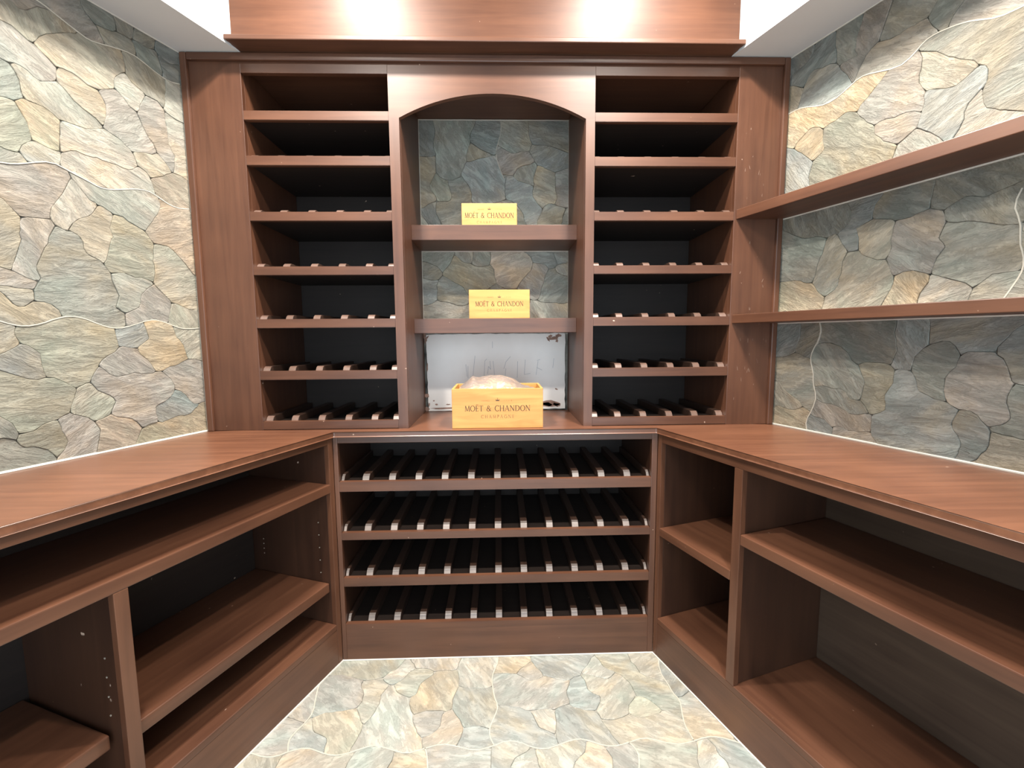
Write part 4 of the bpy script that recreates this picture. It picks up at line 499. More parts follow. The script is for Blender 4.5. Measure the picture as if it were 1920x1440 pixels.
STONES_NICHE = """
D -681,4119 -589,4117 -559,4127 -552,4134 -572,4196 -571,4251 -557,4309 -556,4348 -557,4363 -571,4405 -572,4428 -708,4428 -708,4124
K -473,3919 -413,3917 -383,3927 -336,3952 -313,4017 -285,4077 -283,4131 -245,4237 -248,4274 -243,4299 -233,4329 -207,4375 -197,4405 -196,4428 -572,4428 -571,4405 -556,4356 -557,4309 -571,4251 -572,4204 -569,4183 -552,4138 -556,4116 -555,3989 -526,3946
D -57,4135 -29,4133 -21,4141 -11,4195 27,4317 28,4428 -196,4428 -197,4405 -207,4375 -233,4329 -243,4299 -248,4270 -243,4245 -236,4236 -161,4183 -71,4145
K -280,4080 -268,4076 -245,4077 -155,4107 -125,4109 -61,4125 -56,4130 -71,4145 -161,4183 -236,4234 -246,4230 -257,4209 -283,4131 -284,4092
B -184,3648 -175,3647 -143,3663 -65,3713 1,3727 49,3743 67,3757 60,3788 60,3884 75,3939 70,3944 54,3936 39,3959 15,4015 -9,4087 -13,4123 -21,4131 -43,4131 -125,4109 -155,4107 -245,4077 -281,4073 -297,4049 -329,3977 -329,3959 -305,3919 -282,3894 -263,3865 -247,3825 -236,3788 -244,3756 -241,3735 -225,3703 -202,3678
T -708,3668 -671,3679 -633,3705 -601,3721 -565,3733 -557,3741 -559,3769 -578,3798 -601,3823 -612,3852 -609,3881 -557,3981 -556,4108 -560,4120 -565,4123 -596,4116 -660,4116 -708,4124
V -552,3736 -532,3732 -447,3735 -428,3748 -421,3765 -420,3780 -421,3803 -449,3887 -448,3912 -473,3919 -521,3943 -550,3976 -558,3974 -569,3961 -609,3881 -612,3860 -611,3845 -601,3823 -578,3798 -559,3769
K -434,3400 -323,3427 -213,3445 -205,3453 -204,3604 -189,3651 -199,3673 -225,3703 -241,3735 -244,3756 -237,3795 -263,3865 -282,3894 -305,3919 -326,3952 -383,3927 -413,3917 -435,3915 -447,3903 -449,3887 -420,3796 -421,3765 -431,3744 -453,3733 -547,3731 -555,3723 -563,3699 -563,3629 -537,3575 -527,3561 -517,3531 -517,3517 -528,3479 -466,3438 -454,3418
K 111,4151 156,4148 197,4163 268,4164 280,4168 304,4226 287,4271 277,4309 276,4380 269,4405 268,4428 28,4428 27,4317 -2,4220 4,4212 57,4185
R 87,3959 131,3957 153,3983 170,4014 199,4033 229,4043 289,4055 320,4072 324,4084 321,4097 280,4160 268,4164 204,4164 163,4149 117,4149 9,4209 -6,4206 -19,4163 -19,4141 -13,4123 -11,4093 15,4015 34,3970 45,3965 75,3963
D 639,4151 644,4148 644,4428 268,4428 269,4405 276,4380 277,4309 287,4271 308,4228 325,4221 420,4220 467,4211 505,4201
D 495,3991 523,3989 644,4028 644,4148 505,4201 467,4211 420,4220 332,4220 314,4224 306,4222 287,4185 285,4157 346,4050 401,4033 415,4023
G 303,3871 315,3869 323,3877 316,3916 317,3939 347,4029 345,4049 330,4072 283,4053 229,4043 199,4033 170,4014 141,3963 143,3943 175,3911 257,3889
B 319,3495 339,3493 347,3501 351,3561 393,3647 396,3660 390,3678 346,3722 311,3775 308,3820 316,3852 312,3864 281,3881 175,3911 131,3955 93,3957 68,3964 41,3961 47,3943 54,3936 70,3944 75,3939 60,3884 60,3788 72,3752 87,3743 124,3732 162,3706 217,3633 227,3611 229,3581 239,3551 268,3508 277,3501 307,3499
T 398,3672 423,3697 455,3713 476,3716 505,3711 513,3719 529,3751 531,3779 516,3828 516,3900 512,3918 515,3939 510,3956 515,3979 507,3987 415,4023 401,4033 364,4044 352,4040 349,4035 317,3939 317,3909 324,3884 309,3827 308,3788 311,3775 346,3722
P 599,3679 644,3676 644,4028 524,3988 517,3979 510,3956 515,3939 512,3918 516,3900 517,3821 532,3772 529,3751 512,3710 535,3695
K 471,3415 484,3412 496,3416 527,3481 550,3506 569,3535 579,3557 581,3587 591,3625 610,3668 593,3681 541,3693 476,3716 455,3713 423,3697 410,3686 351,3561 348,3548 348,3500 354,3482 399,3447
K 639,3399 644,3396 644,3676 628,3676 616,3672 599,3641 581,3587 577,3551 553,3511 527,3481 502,3420 509,3413 563,3411 581,3405 627,3403
D -585,3448 -543,3471 -530,3482 -516,3524 -527,3561 -537,3575 -563,3629 -564,3692 -557,3717 -560,3728 -565,3731 -601,3721 -633,3705 -671,3679 -708,3668 -708,3636 -615,3505 -604,3476
G -708,3396 -683,3403 -647,3407 -610,3426 -594,3442 -590,3452 -609,3487 -615,3505 -708,3636
K -129,3423 -77,3421 -25,3441 -4,3444 51,3443 69,3437 107,3435 142,3424 159,3441 258,3494 265,3503 265,3513 239,3551 229,3581 225,3617 217,3633 162,3706 113,3737 75,3747 61,3747 -5,3725 -65,3713 -143,3663 -190,3638 -201,3617 -204,3604 -203,3453 -185,3439
G -521,3111 -512,3112 -447,3183 -407,3263 -404,3276 -435,3373 -439,3401 -466,3438 -503,3465 -531,3475 -569,3457 -615,3423 -647,3407 -683,3403 -708,3396 -708,3212 -639,3193 -567,3161 -538,3134
K -305,3191 -276,3188 -255,3191 -247,3199 -237,3229 -236,3284 -244,3316 -244,3380 -241,3393 -223,3431 -224,3440 -229,3443 -323,3427 -419,3403 -430,3398 -435,3387 -435,3373 -400,3264 -342,3210
G -201,3159 -164,3156 -139,3163 -109,3165 -92,3172 -85,3181 -76,3212 -76,3300 -69,3325 -68,3372 -77,3411 -85,3419 -123,3421 -197,3443 -211,3443 -220,3436 -241,3393 -244,3316 -236,3284 -236,3236 -250,3188 -241,3175
V -201,2823 -191,2823 -178,2834 -137,2905 -102,2958 -31,3007 -29,3019 -43,3069 -47,3137 -74,3166 -85,3171 -109,3165 -139,3163 -157,3157 -188,3156 -225,3167 -261,3187 -305,3191 -342,3210 -386,3254 -403,3259 -412,3252 -450,3178 -505,3121 -515,3099 -515,3085 -508,3076 -449,3039 -404,3012 -375,3001 -330,2974 -278,2890 -246,2858 -226,2846 -216,2832
L 63,2959 140,2956 160,2960 183,3001 210,3038 289,3119 307,3173 307,3203 289,3241 262,3270 199,3303 170,3330 159,3351 155,3379 142,3422 107,3435 69,3437 51,3443 -19,3443 -65,3425 -75,3411 -68,3380 -68,3332 -76,3300 -76,3212 -83,3181 -45,3131 -43,3069 -25,3007 -14,2994 15,2975
D 455,3136 491,3141 513,3151 529,3167 532,3180 521,3217 469,3349 476,3388 475,3403 470,3414 399,3447 345,3489 300,3500 263,3497 154,3438 149,3427 149,3397 159,3351 174,3326 199,3303 262,3270 289,3241 311,3199 319,3191 363,3187 409,3177 430,3166
B 536,3176 540,3174 611,3189 644,3204 644,3396 633,3401 581,3405 548,3412 485,3411 477,3403 469,3349
L 639,3063 644,3060 644,3204 611,3189 551,3177 522,3158 517,3147 517,3133 530,3106 567,3087
P 303,2855 324,2852 345,2855 361,2871 377,2903 391,2977 409,3015 413,3043 423,3073 451,3133 446,3150 430,3166 409,3177 363,3187 311,3191 299,3141 289,3119 210,3038 183,3001 167,2969 167,2951 178,2938 241,2905 282,2866
K 543,2823 596,2820 621,2827 644,2828 644,3060 567,3087 535,3103 527,3111 512,3144 508,3146 471,3137 447,3121 423,3073 413,3043 409,3015 391,2977 377,2903 352,2854 375,2839 413,2829 524,2828
K -625,3039 -581,3037 -551,3047 -519,3079 -516,3092 -519,3105 -538,3134 -567,3161 -639,3193 -708,3212 -708,3060
B -708,2812 -655,2815 -604,2836 -576,2856 -572,2868 -571,2923 -564,2948 -571,2987 -557,3029 -560,3040 -619,3037 -708,3060
K -393,2807 -333,2805 -267,2827 -229,2829 -224,2832 -223,2841 -246,2858 -278,2890 -295,2921 -335,2977 -375,3001 -409,3015 -492,3068 -509,3075 -521,3073 -553,3041 -571,2987 -564,2956 -572,2916 -569,2863 -545,2847 -461,2835 -407,2817
L -708,2540 -116,2540 -116,2588 -109,2627 -135,2705 -159,2753 -177,2775 -199,2817 -207,2825 -267,2827 -333,2805 -380,2804 -461,2835 -483,2837 -501,2843 -539,2845 -570,2856 -615,2831 -655,2815 -708,2812
L 228,2540 644,2540 644,2828 621,2827 596,2820 564,2820 524,2828 420,2828 375,2839 347,2851 288,2856 253,2755 216,2610 227,2563
K -116,2540 228,2540 227,2563 216,2610 253,2755 283,2845 283,2859 278,2870 241,2905 183,2935 161,2953 76,2956 37,2965 -28,3002 -65,2985 -102,2958 -137,2905 -159,2863 -194,2812 -177,2775 -156,2748 -127,2689 -117,2659 -108,2620 -116,2588
"""
STONES_FLOOR = """
V -1029,-213 -961,-207 -894,-186 -858,-134 -827,-117 -811,-101 -768,0 -1256,0 -1293,-99 -1309,-147 -1308,-156 -1280,-152 -1201,-153 -1149,-173 -1123,-179 -1085,-197
L -829,-261 -809,-263 -778,-246 -739,-205 -706,-134 -675,-109 -683,-75 -694,-54 -717,-29 -728,0 -768,0 -811,-101 -827,-117 -858,-134 -893,-187 -893,-205 -876,-228
P -525,-141 -464,-128 -424,-128 -385,-135 -356,-124 -345,-87 -343,-49 -328,0 -728,0 -717,-29 -691,-59 -677,-93 -669,-101 -601,-105 -569,-113 -547,-123
V -669,-381 -659,-381 -632,-368 -624,-360 -617,-343 -615,-297 -605,-259 -578,-222 -534,-178 -523,-157 -526,-142 -542,-126 -563,-115 -608,-104 -669,-107 -706,-134 -739,-205 -798,-264 -773,-317 -754,-338 -704,-368
Y -606,-532 -520,-504 -424,-504 -394,-516 -371,-509 -355,-493 -352,-448 -358,-424 -351,-385 -324,-294 -328,-272 -329,-217 -345,-145 -355,-131 -367,-129 -392,-136 -417,-129 -464,-128 -509,-139 -534,-178 -578,-222 -605,-259 -615,-297 -619,-349 -628,-364 -652,-380 -656,-400 -653,-445 -629,-501
L -149,-325 -139,-325 -97,-311 -83,-301 -79,-185 -41,-63 -40,0 -328,0 -343,-49 -345,-87 -352,-120 -329,-217 -325,-285 -317,-293 -285,-309 -247,-319 -168,-320
R -1292,-532 -1275,-533 -1207,-497 -1160,-496 -1135,-489 -1097,-487 -1025,-471 -1006,-458 -995,-437 -986,-408 -991,-391 -993,-345 -1011,-307 -1029,-285 -1037,-261 -1039,-241 -1033,-223 -1036,-212 -1085,-197 -1123,-179 -1149,-173 -1201,-153 -1280,-152 -1316,-164 -1343,-233 -1344,-264 -1327,-351 -1297,-465 -1296,-520
T -925,-597 -916,-596 -891,-557 -873,-503 -871,-465 -860,-438 -865,-377 -870,-360 -834,-264 -876,-228 -900,-196 -912,-192 -961,-207 -1013,-211 -1032,-224 -1040,-248 -1029,-285 -1011,-307 -993,-345 -991,-391 -986,-408 -1005,-459 -1005,-469 -971,-523 -941,-581
L -613,-821 -585,-823 -523,-805 -508,-796 -505,-785 -523,-715 -557,-677 -568,-648 -597,-597 -607,-567 -611,-531 -629,-501 -655,-439 -660,-388 -709,-365 -754,-338 -770,-322 -779,-299 -803,-267 -816,-264 -829,-267 -837,-275 -869,-355 -860,-438 -871,-465 -873,-503 -889,-551 -919,-609 -921,-663 -927,-681 -929,-711 -943,-769 -948,-805 -915,-797 -877,-779 -839,-769 -776,-768
Y -1045,-821 -1001,-823 -963,-813 -950,-802 -945,-791 -943,-769 -929,-711 -927,-681 -921,-663 -923,-603 -941,-581 -971,-523 -1006,-470 -1014,-468 -1097,-487 -1135,-489 -1153,-495 -1207,-497 -1274,-534 -1276,-542 -1261,-581 -1234,-634 -1213,-653 -1147,-683 -1123,-699 -1113,-721 -1111,-767 -1100,-804 -1079,-815
B -1110,-804 -1105,-799 -1105,-785 -1111,-767 -1113,-721 -1123,-699 -1136,-688 -1218,-650 -1237,-629 -1275,-547 -1283,-539 -1293,-540 -1351,-681 -1351,-719 -1325,-787 -1263,-769 -1208,-768 -1171,-779
P -1469,-813 -1385,-815 -1355,-805 -1329,-783 -1351,-719 -1352,-688 -1341,-651 -1323,-613 -1315,-579 -1323,-571 -1365,-557 -1403,-539 -1441,-529 -1452,-532 -1455,-537 -1548,-786 -1543,-791
P -1317,-573 -1308,-572 -1297,-543 -1296,-472 -1327,-351 -1337,-289 -1345,-257 -1349,-253 -1437,-483 -1447,-519 -1429,-533 -1403,-539 -1365,-557
P -525,-709 -513,-711 -467,-693 -427,-653 -417,-631 -415,-545 -402,-520 -411,-507 -527,-505 -597,-531 -605,-539 -607,-567 -597,-597 -568,-648 -557,-677
O -501,-795 -399,-769 -361,-769 -311,-783 -300,-780 -293,-771 -273,-719 -271,-697 -265,-679 -265,-649 -291,-587 -325,-541 -339,-515 -354,-500 -389,-515 -413,-539 -417,-631 -430,-658 -467,-693 -516,-716 -519,-727
K -101,-661 -92,-660 -89,-655 -77,-611 -51,-541 -40,-496 -41,-481 -63,-415 -73,-345 -83,-309 -144,-326 -168,-320 -247,-319 -285,-309 -313,-297 -324,-300 -351,-385 -358,-424 -352,-448 -351,-495 -325,-541 -291,-587 -269,-637 -261,-645 -248,-648 -216,-640 -153,-641
B -213,-813 -145,-815 -83,-797 -70,-786 -68,-778 -87,-735 -97,-673 -107,-659 -160,-640 -223,-641 -260,-652 -273,-719 -293,-771 -293,-781 -285,-789
G -1445,-981 -1425,-983 -1400,-976 -1369,-983 -1361,-975 -1352,-944 -1352,-832 -1347,-804 -1385,-815 -1456,-816 -1537,-793 -1548,-796 -1565,-827 -1589,-891 -1607,-945 -1605,-957 -1597,-965 -1575,-975 -1544,-976 -1513,-969 -1495,-975 -1457,-977
O -1269,-1085 -1249,-1087 -1217,-1079 -1159,-1057 -1120,-1064 -1107,-1061 -1054,-1026 -1029,-1003 -995,-997 -948,-972 -937,-951 -935,-873 -915,-813 -916,-804 -927,-801 -1001,-823 -1039,-823 -1085,-813 -1133,-797 -1171,-779 -1201,-769 -1216,-768 -1263,-769 -1301,-779 -1338,-798 -1351,-825 -1352,-944 -1364,-990 -1324,-1044
G -733,-1077 -723,-1077 -715,-1069 -681,-1007 -681,-977 -696,-928 -673,-863 -672,-816 -676,-804 -715,-787 -776,-768 -839,-769 -877,-779 -904,-792 -911,-801 -935,-873 -936,-944 -940,-972 -869,-1005 -808,-1024 -773,-1053
Y -676,-1004 -665,-1007 -613,-987 -575,-977 -496,-976 -464,-968 -435,-971 -433,-953 -447,-935 -465,-857 -486,-798 -494,-796 -592,-824 -607,-823 -657,-809 -668,-812 -673,-863 -696,-928
P -278,-1116 -216,-1096 -144,-1096 -119,-1103 -108,-1100 -103,-1049 -80,-952 -80,-816 -84,-804 -95,-801 -152,-816 -207,-815 -297,-785 -368,-768 -399,-769 -480,-792 -484,-798 -465,-857 -455,-911 -444,-940 -433,-953 -429,-981 -378,-1034 -358,-1046 -306,-1098
Y -76,-180 -56,-176 24,-176 64,-184 101,-181 126,-142 150,-118 170,-106 213,-61 216,0 -40,0 -41,-63
P 202,-260 253,-245 285,-229 293,-221 296,-208 285,-171 251,-125 229,-75 218,-60 126,-142 100,-186 138,-214 166,-242
B 435,-269 455,-271 493,-261 520,-240 578,-218 598,-174 626,-146 650,-114 691,-43 717,-21 728,0 216,0 219,-53 251,-125 285,-171 300,-212 341,-227
L 747,-261 767,-263 797,-245 834,-210 838,-200 834,-190 798,-170 771,-141 761,-119 759,-97 749,-67 728,-24 722,-20 694,-38 653,-109 595,-179 588,-202 593,-207 669,-227 683,-237
P 147,-525 200,-528 232,-520 304,-520 343,-527 379,-507 450,-482 455,-471 456,-448 448,-408 449,-369 477,-309 486,-272 484,-268 473,-265 455,-271 441,-271 311,-217 299,-219 253,-245 202,-260 171,-245 133,-211 87,-185 57,-183 32,-176 -56,-176 -74,-182 -80,-200 -80,-320 -63,-415 -45,-469 -31,-479 23,-481 73,-495 103,-497
B 555,-541 608,-544 626,-538 661,-485 669,-469 678,-432 674,-422 630,-394 603,-357 599,-273 581,-235 567,-225 520,-240 494,-262 483,-283 477,-309 451,-363 448,-376 449,-415 456,-440 452,-482 454,-490 475,-509 517,-523 531,-533
T 675,-621 727,-623 789,-605 832,-584 839,-575 841,-553 859,-507 906,-458 925,-429 928,-344 917,-299 877,-227 853,-211 835,-211 797,-245 773,-261 760,-264 683,-237 663,-225 607,-209 587,-211 579,-219 579,-229 599,-273 603,-357 630,-394 674,-422 678,-432 669,-469 625,-545 644,-612
V 1178,-628 1183,-623 1197,-581 1216,-512 1215,-465 1201,-423 1199,-393 1192,-368 1191,-321 1181,-307 1163,-301 1117,-275 1067,-253 1027,-213 1015,-137 993,-95 992,0 728,0 724,-14 749,-67 759,-97 761,-119 771,-141 798,-170 829,-187 843,-204 874,-222 917,-299 927,-337 931,-421 939,-429 973,-435 994,-446 1037,-499 1070,-554 1112,-568 1134,-594
T 1186,-308 1188,-306 1180,-238 1185,-177 1215,-71 1192,0 992,0 993,-95 1015,-137 1027,-213 1067,-253 1117,-275 1163,-301
D 1211,-451 1253,-445 1316,-404 1320,-392 1229,-107 1223,-89 1216,-82 1209,-89 1185,-177 1180,-234 1185,-295 1192,-320 1193,-375 1199,-393 1201,-423
Y 907,-613 935,-615 963,-603 1045,-581 1068,-558 1061,-539 1034,-494 998,-450 973,-435 934,-428 926,-430 906,-458 862,-502 843,-547 840,-568 844,-580 872,-600
T 1027,-813 1127,-815 1165,-805 1183,-791 1176,-744 1176,-664 1181,-635 1107,-565 1095,-561 1073,-561 1045,-581 963,-603 935,-615 907,-613 872,-600 853,-587 840,-584 827,-587 789,-605 727,-623 688,-624 656,-616 644,-620 643,-629 651,-653 669,-691 691,-757 701,-771 716,-804 721,-807 743,-807 841,-777 888,-768 933,-779
B 666,-820 711,-815 716,-810 709,-787 691,-757 669,-691 651,-653 641,-623 639,-593 620,-548 555,-541 531,-533 517,-523 475,-509 453,-491 440,-488 379,-507 350,-526 344,-544 343,-639 328,-712 329,-751 339,-795 365,-789 393,-777 472,-760 517,-771 571,-797 619,-813
L 322,-716 327,-711 335,-687 337,-657 344,-632 344,-544 340,-532 319,-521 240,-520 188,-532 187,-549 197,-571 203,-597 227,-661 235,-669
B 211,-821 263,-823 301,-813 332,-796 335,-769 322,-718 293,-699 235,-669 227,-661 203,-597 197,-571 180,-532 147,-525 103,-497 73,-495 16,-480 -24,-480 -36,-484 -51,-541 -77,-611 -95,-673 -95,-695 -89,-713 -87,-735 -69,-773 -61,-781 -49,-783 17,-761 55,-761 93,-771 163,-805
L 1419,-805 1436,-804 1447,-783 1447,-769 1327,-409 1322,-404 1253,-445 1225,-449 1217,-457 1215,-519 1185,-617 1183,-639 1177,-657 1177,-759 1185,-791 1192,-798 1273,-777 1336,-776 1397,-795
B -53,-1117 -25,-1119 12,-1100 17,-1049 39,-991 38,-925 62,-878 75,-867 138,-834 157,-813 158,-808 152,-800 93,-771 48,-760 17,-761 -61,-787 -76,-796 -80,-808 -80,-952 -103,-1049 -104,-1088 -101,-1101 -93,-1109
L 20,-1100 39,-1103 64,-1096 104,-1104 151,-1095 178,-1074 197,-1045 213,-1013 215,-1001 209,-983 207,-937 201,-919 199,-881 193,-863 191,-825 181,-811 163,-811 133,-837 75,-867 59,-883 36,-930 40,-984 17,-1049 16,-1088
B 220,-1004 232,-1008 257,-1001 295,-999 323,-979 371,-955 404,-948 422,-910 493,-845 515,-771 479,-761 457,-761 387,-779 301,-813 263,-823 224,-824 200,-818 196,-820 192,-832 193,-863 199,-881 201,-919 207,-937 209,-983
O 466,-1068 501,-1061 528,-1048 563,-1019 620,-988 629,-973 647,-911 647,-889 618,-814 527,-777 516,-780 513,-785 490,-850 474,-866 454,-878 422,-910 409,-937 411,-957 419,-973 437,-995 451,-1045
R 851,-1117 860,-1116 864,-1104 853,-1075 842,-1054 814,-1026 785,-983 785,-969 797,-941 807,-903 808,-872 807,-857 797,-827 784,-808 768,-800 711,-815 670,-820 648,-816 628,-820 625,-831 648,-896 639,-943 627,-979 628,-988 667,-1021 720,-1040 755,-1069 789,-1083
T 1051,-1165 1072,-1168 1101,-1165 1126,-1150 1141,-1125 1143,-1105 1137,-1081 1144,-1056 1145,-945 1155,-915 1189,-845 1195,-803 1177,-801 1120,-816 1033,-815 933,-779 888,-768 841,-777 781,-795 784,-808 797,-827 808,-864 807,-903 797,-941 785,-969 785,-983 814,-1026 845,-1059 861,-1091 867,-1125 880,-1152 896,-1160 1032,-1160
B 1467,-1117 1477,-1116 1486,-1102 1530,-1074 1540,-1058 1469,-835 1461,-827 1397,-795 1343,-777 1277,-779 1302,-840 1296,-864 1297,-895 1317,-931 1320,-944 1317,-981 1283,-1043 1283,-1053 1297,-1063 1397,-1091
L 1147,-1108 1203,-1083 1245,-1069 1277,-1052 1293,-1029 1317,-981 1319,-937 1297,-895 1296,-864 1301,-835 1277,-787 1270,-780 1204,-796 1193,-817 1189,-845 1155,-915 1145,-945 1144,-1056 1137,-1081 1139,-1093
B -1272,-2400 -1064,-2400 -1065,-2377 -1079,-2335 -1080,-2256 -1088,-2224 -1087,-2201 -1072,-2144 -1073,-2113 -1084,-2086 -1083,-2067 -1102,-2030 -1132,-2005 -1166,-1966 -1202,-1940 -1277,-1963 -1305,-1975 -1327,-1977 -1345,-1983 -1383,-1985 -1413,-1995 -1429,-2019 -1462,-2128 -1450,-2154 -1430,-2166 -1386,-2210 -1363,-2227 -1341,-2285 -1299,-2339
V 51,-1853 80,-1856 101,-1853 133,-1805 165,-1741 205,-1637 223,-1559 223,-1529 218,-1518 207,-1513 160,-1504 113,-1503 83,-1493 27,-1461 -6,-1430 -14,-1428 -66,-1454 -98,-1486 -110,-1506 -158,-1538 -218,-1598 -223,-1609 -223,-1631 -217,-1649 -215,-1679 -204,-1700 -183,-1711 -155,-1715 -123,-1731 -93,-1757 -62,-1774 -42,-1802 -21,-1821
G 1115,-2229 1120,-2230 1128,-2224 1181,-2133 1204,-2042 1194,-2022 1174,-2010 1118,-1954 1085,-1891 1042,-1830 1022,-1820 1013,-1822 973,-1853 923,-1867 891,-1883 853,-1909 825,-1913 795,-1923 766,-1942 752,-1992 753,-2031 763,-2061 771,-2077 813,-2131 835,-2181 854,-2202 872,-2208 920,-2208 960,-2200 1023,-2201 1041,-2207 1079,-2209
G -1064,-2400 -816,-2400 -815,-2385 -781,-2283 -755,-2221 -743,-2169 -724,-2110 -754,-2082 -766,-2062 -790,-2038 -801,-2033 -815,-2033 -873,-2055 -920,-2064 -976,-2064 -1001,-2057 -1031,-2057 -1082,-2078 -1084,-2086 -1073,-2113 -1072,-2144 -1087,-2201 -1088,-2224 -1080,-2256 -1079,-2335 -1065,-2377
V 1211,-2045 1247,-2047 1289,-2033 1311,-2031 1329,-2025 1367,-2023 1375,-2015 1407,-1911 1411,-1851 1453,-1781 1464,-1728 1461,-1707 1435,-1669 1419,-1629 1413,-1603 1405,-1595 1387,-1595 1349,-1613 1279,-1639 1241,-1633 1179,-1651 1115,-1675 1072,-1696 1059,-1715 1025,-1815 1053,-1843 1067,-1869 1085,-1891 1118,-1954 1174,-2010 1194,-2022
B -1765,-2261 -1752,-2264 -1739,-2261 -1717,-2243 -1667,-2221 -1611,-2189 -1584,-2168 -1467,-2125 -1457,-2111 -1425,-2007 -1427,-1995 -1437,-1981 -1451,-1939 -1478,-1902 -1510,-1870 -1541,-1861 -1643,-1819 -1671,-1815 -1736,-1792 -1772,-1796 -1803,-1877 -1822,-1898 -1842,-1910 -1848,-1928 -1847,-1975 -1825,-2025 -1823,-2079 -1816,-2104 -1815,-2159 -1800,-2200 -1779,-2227 -1773,-2253
V 762,-1940 801,-1921 853,-1909 891,-1883 923,-1867 973,-1853 1018,-1818 1037,-1781 1063,-1697 1058,-1686 1022,-1658 1010,-1638 997,-1627 933,-1595 859,-1573 781,-1523 752,-1512 723,-1523 693,-1549 654,-1566 610,-1602 570,-1650 539,-1667 526,-1678 522,-1688 527,-1711 521,-1729 520,-1760 523,-1773 530,-1782 566,-1818 610,-1846 638,-1882 741,-1923
P 1858,-2036 1861,-2035 1861,-2027 1743,-1673 1740,-1668 1731,-1667 1699,-1683 1678,-1702 1659,-1739 1659,-1749 1694,-1786 1708,-1795 1733,-1827 1749,-1859 1763,-1909 1775,-1929 1783,-1953 1785,-1975 1800,-2016 1819,-2029
G 1552,-2400 1760,-2400 1771,-2379 1837,-2293 1855,-2255 1867,-2195 1895,-2151 1893,-2123 1869,-2051 1858,-2038 1808,-2026 1791,-2031 1753,-2033 1671,-2071 1623,-2057 1609,-2057 1591,-2063 1545,-2065 1452,-2092 1449,-2119 1459,-2149 1479,-2185 1483,-2245 1496,-2280 1509,-2299 1539,-2365 1549,-2379
O 283,-1949 303,-1951 341,-1933 363,-1915 405,-1893 438,-1862 482,-1834 517,-1781 521,-1729 527,-1711 517,-1683 499,-1661 482,-1630 458,-1606 379,-1549 354,-1510 322,-1478 311,-1473 283,-1483 227,-1523 215,-1599 197,-1661 165,-1741 108,-1850 115,-1861 157,-1883 195,-1917 245,-1931
G 1642,-1380 1646,-1376 1639,-1353 1549,-1083 1538,-1068 1486,-1102 1473,-1129 1472,-1224 1479,-1249 1480,-1272 1465,-1329 1467,-1341 1475,-1365 1482,-1372 1543,-1361 1593,-1375
P -453,-2276 -446,-2274 -405,-2243 -333,-2203 -259,-2181 -234,-2158 -208,-2144 -204,-2138 -211,-2115 -245,-2077 -291,-1987 -325,-1941 -329,-1905 -339,-1875 -368,-1824 -376,-1818 -457,-1839 -479,-1841 -500,-1852 -511,-1881 -513,-1903 -523,-1925 -548,-1948 -565,-1971 -587,-2045 -604,-2090 -602,-2098 -566,-2134 -538,-2178 -502,-2206
P -1181,-1828 -1115,-1797 -1077,-1771 -1011,-1741 -955,-1709 -925,-1709 -936,-1664 -936,-1624 -929,-1585 -959,-1511 -960,-1456 -964,-1444 -976,-1440 -1031,-1441 -1049,-1447 -1095,-1449 -1144,-1464 -1200,-1464 -1232,-1456 -1288,-1456 -1300,-1460 -1304,-1480 -1301,-1557 -1283,-1595 -1277,-1621 -1269,-1637 -1246,-1662 -1235,-1683 -1231,-1719 -1221,-1757 -1197,-1805
T 1010,-1636 1053,-1557 1063,-1519 1067,-1467 1133,-1381 1143,-1359 1143,-1345 1115,-1285 1076,-1172 1032,-1160 881,-1161 870,-1166 851,-1187 794,-1306 778,-1322 734,-1350 723,-1363 721,-1375 727,-1393 729,-1431 735,-1449 737,-1487 748,-1508 781,-1523 843,-1565 883,-1581 933,-1595
K -1541,-1861 -1524,-1860 -1501,-1819 -1470,-1786 -1451,-1757 -1443,-1741 -1437,-1715 -1402,-1646 -1374,-1626 -1330,-1582 -1310,-1570 -1305,-1559 -1304,-1472 -1310,-1454 -1339,-1420 -1395,-1379 -1421,-1373 -1449,-1361 -1477,-1363 -1499,-1381 -1581,-1419 -1614,-1450 -1645,-1467 -1724,-1524 -1739,-1557 -1762,-1582 -1773,-1603 -1798,-1672 -1777,-1729 -1776,-1776 -1772,-1788 -1729,-1793 -1671,-1815 -1643,-1819
T -1077,-2069 -1067,-2069 -1024,-2056 -1001,-2057 -976,-2064 -913,-2063 -843,-2045 -812,-2029 -853,-1949 -871,-1895 -873,-1873 -887,-1823 -897,-1769 -907,-1739 -923,-1715 -950,-1708 -1043,-1757 -1077,-1771 -1115,-1797 -1144,-1808 -1173,-1827 -1189,-1851 -1199,-1881 -1204,-1934 -1186,-1954 -1166,-1966 -1132,-2005 -1106,-2026
O -1829,-1669 -1809,-1671 -1798,-1666 -1765,-1587 -1739,-1557 -1729,-1535 -1731,-1515 -1749,-1493 -1779,-1428 -1786,-1430 -1797,-1451 -1868,-1642 -1861,-1653
B -902,-1724 -865,-1719 -823,-1705 -776,-1696 -731,-1699 -679,-1727 -657,-1727 -646,-1722 -603,-1629 -581,-1547 -553,-1471 -549,-1443 -646,-1358 -688,-1344 -751,-1345 -841,-1375 -877,-1379 -930,-1406 -954,-1430 -959,-1441 -960,-1504 -929,-1585 -936,-1624 -935,-1671 -920,-1712
B 560,-2400 824,-2400 831,-2375 833,-2345 855,-2295 855,-2209 835,-2181 813,-2131 771,-2077 757,-2052 702,-2086 669,-2117 614,-2150 574,-2190 562,-2210 531,-2243 521,-2265 521,-2303
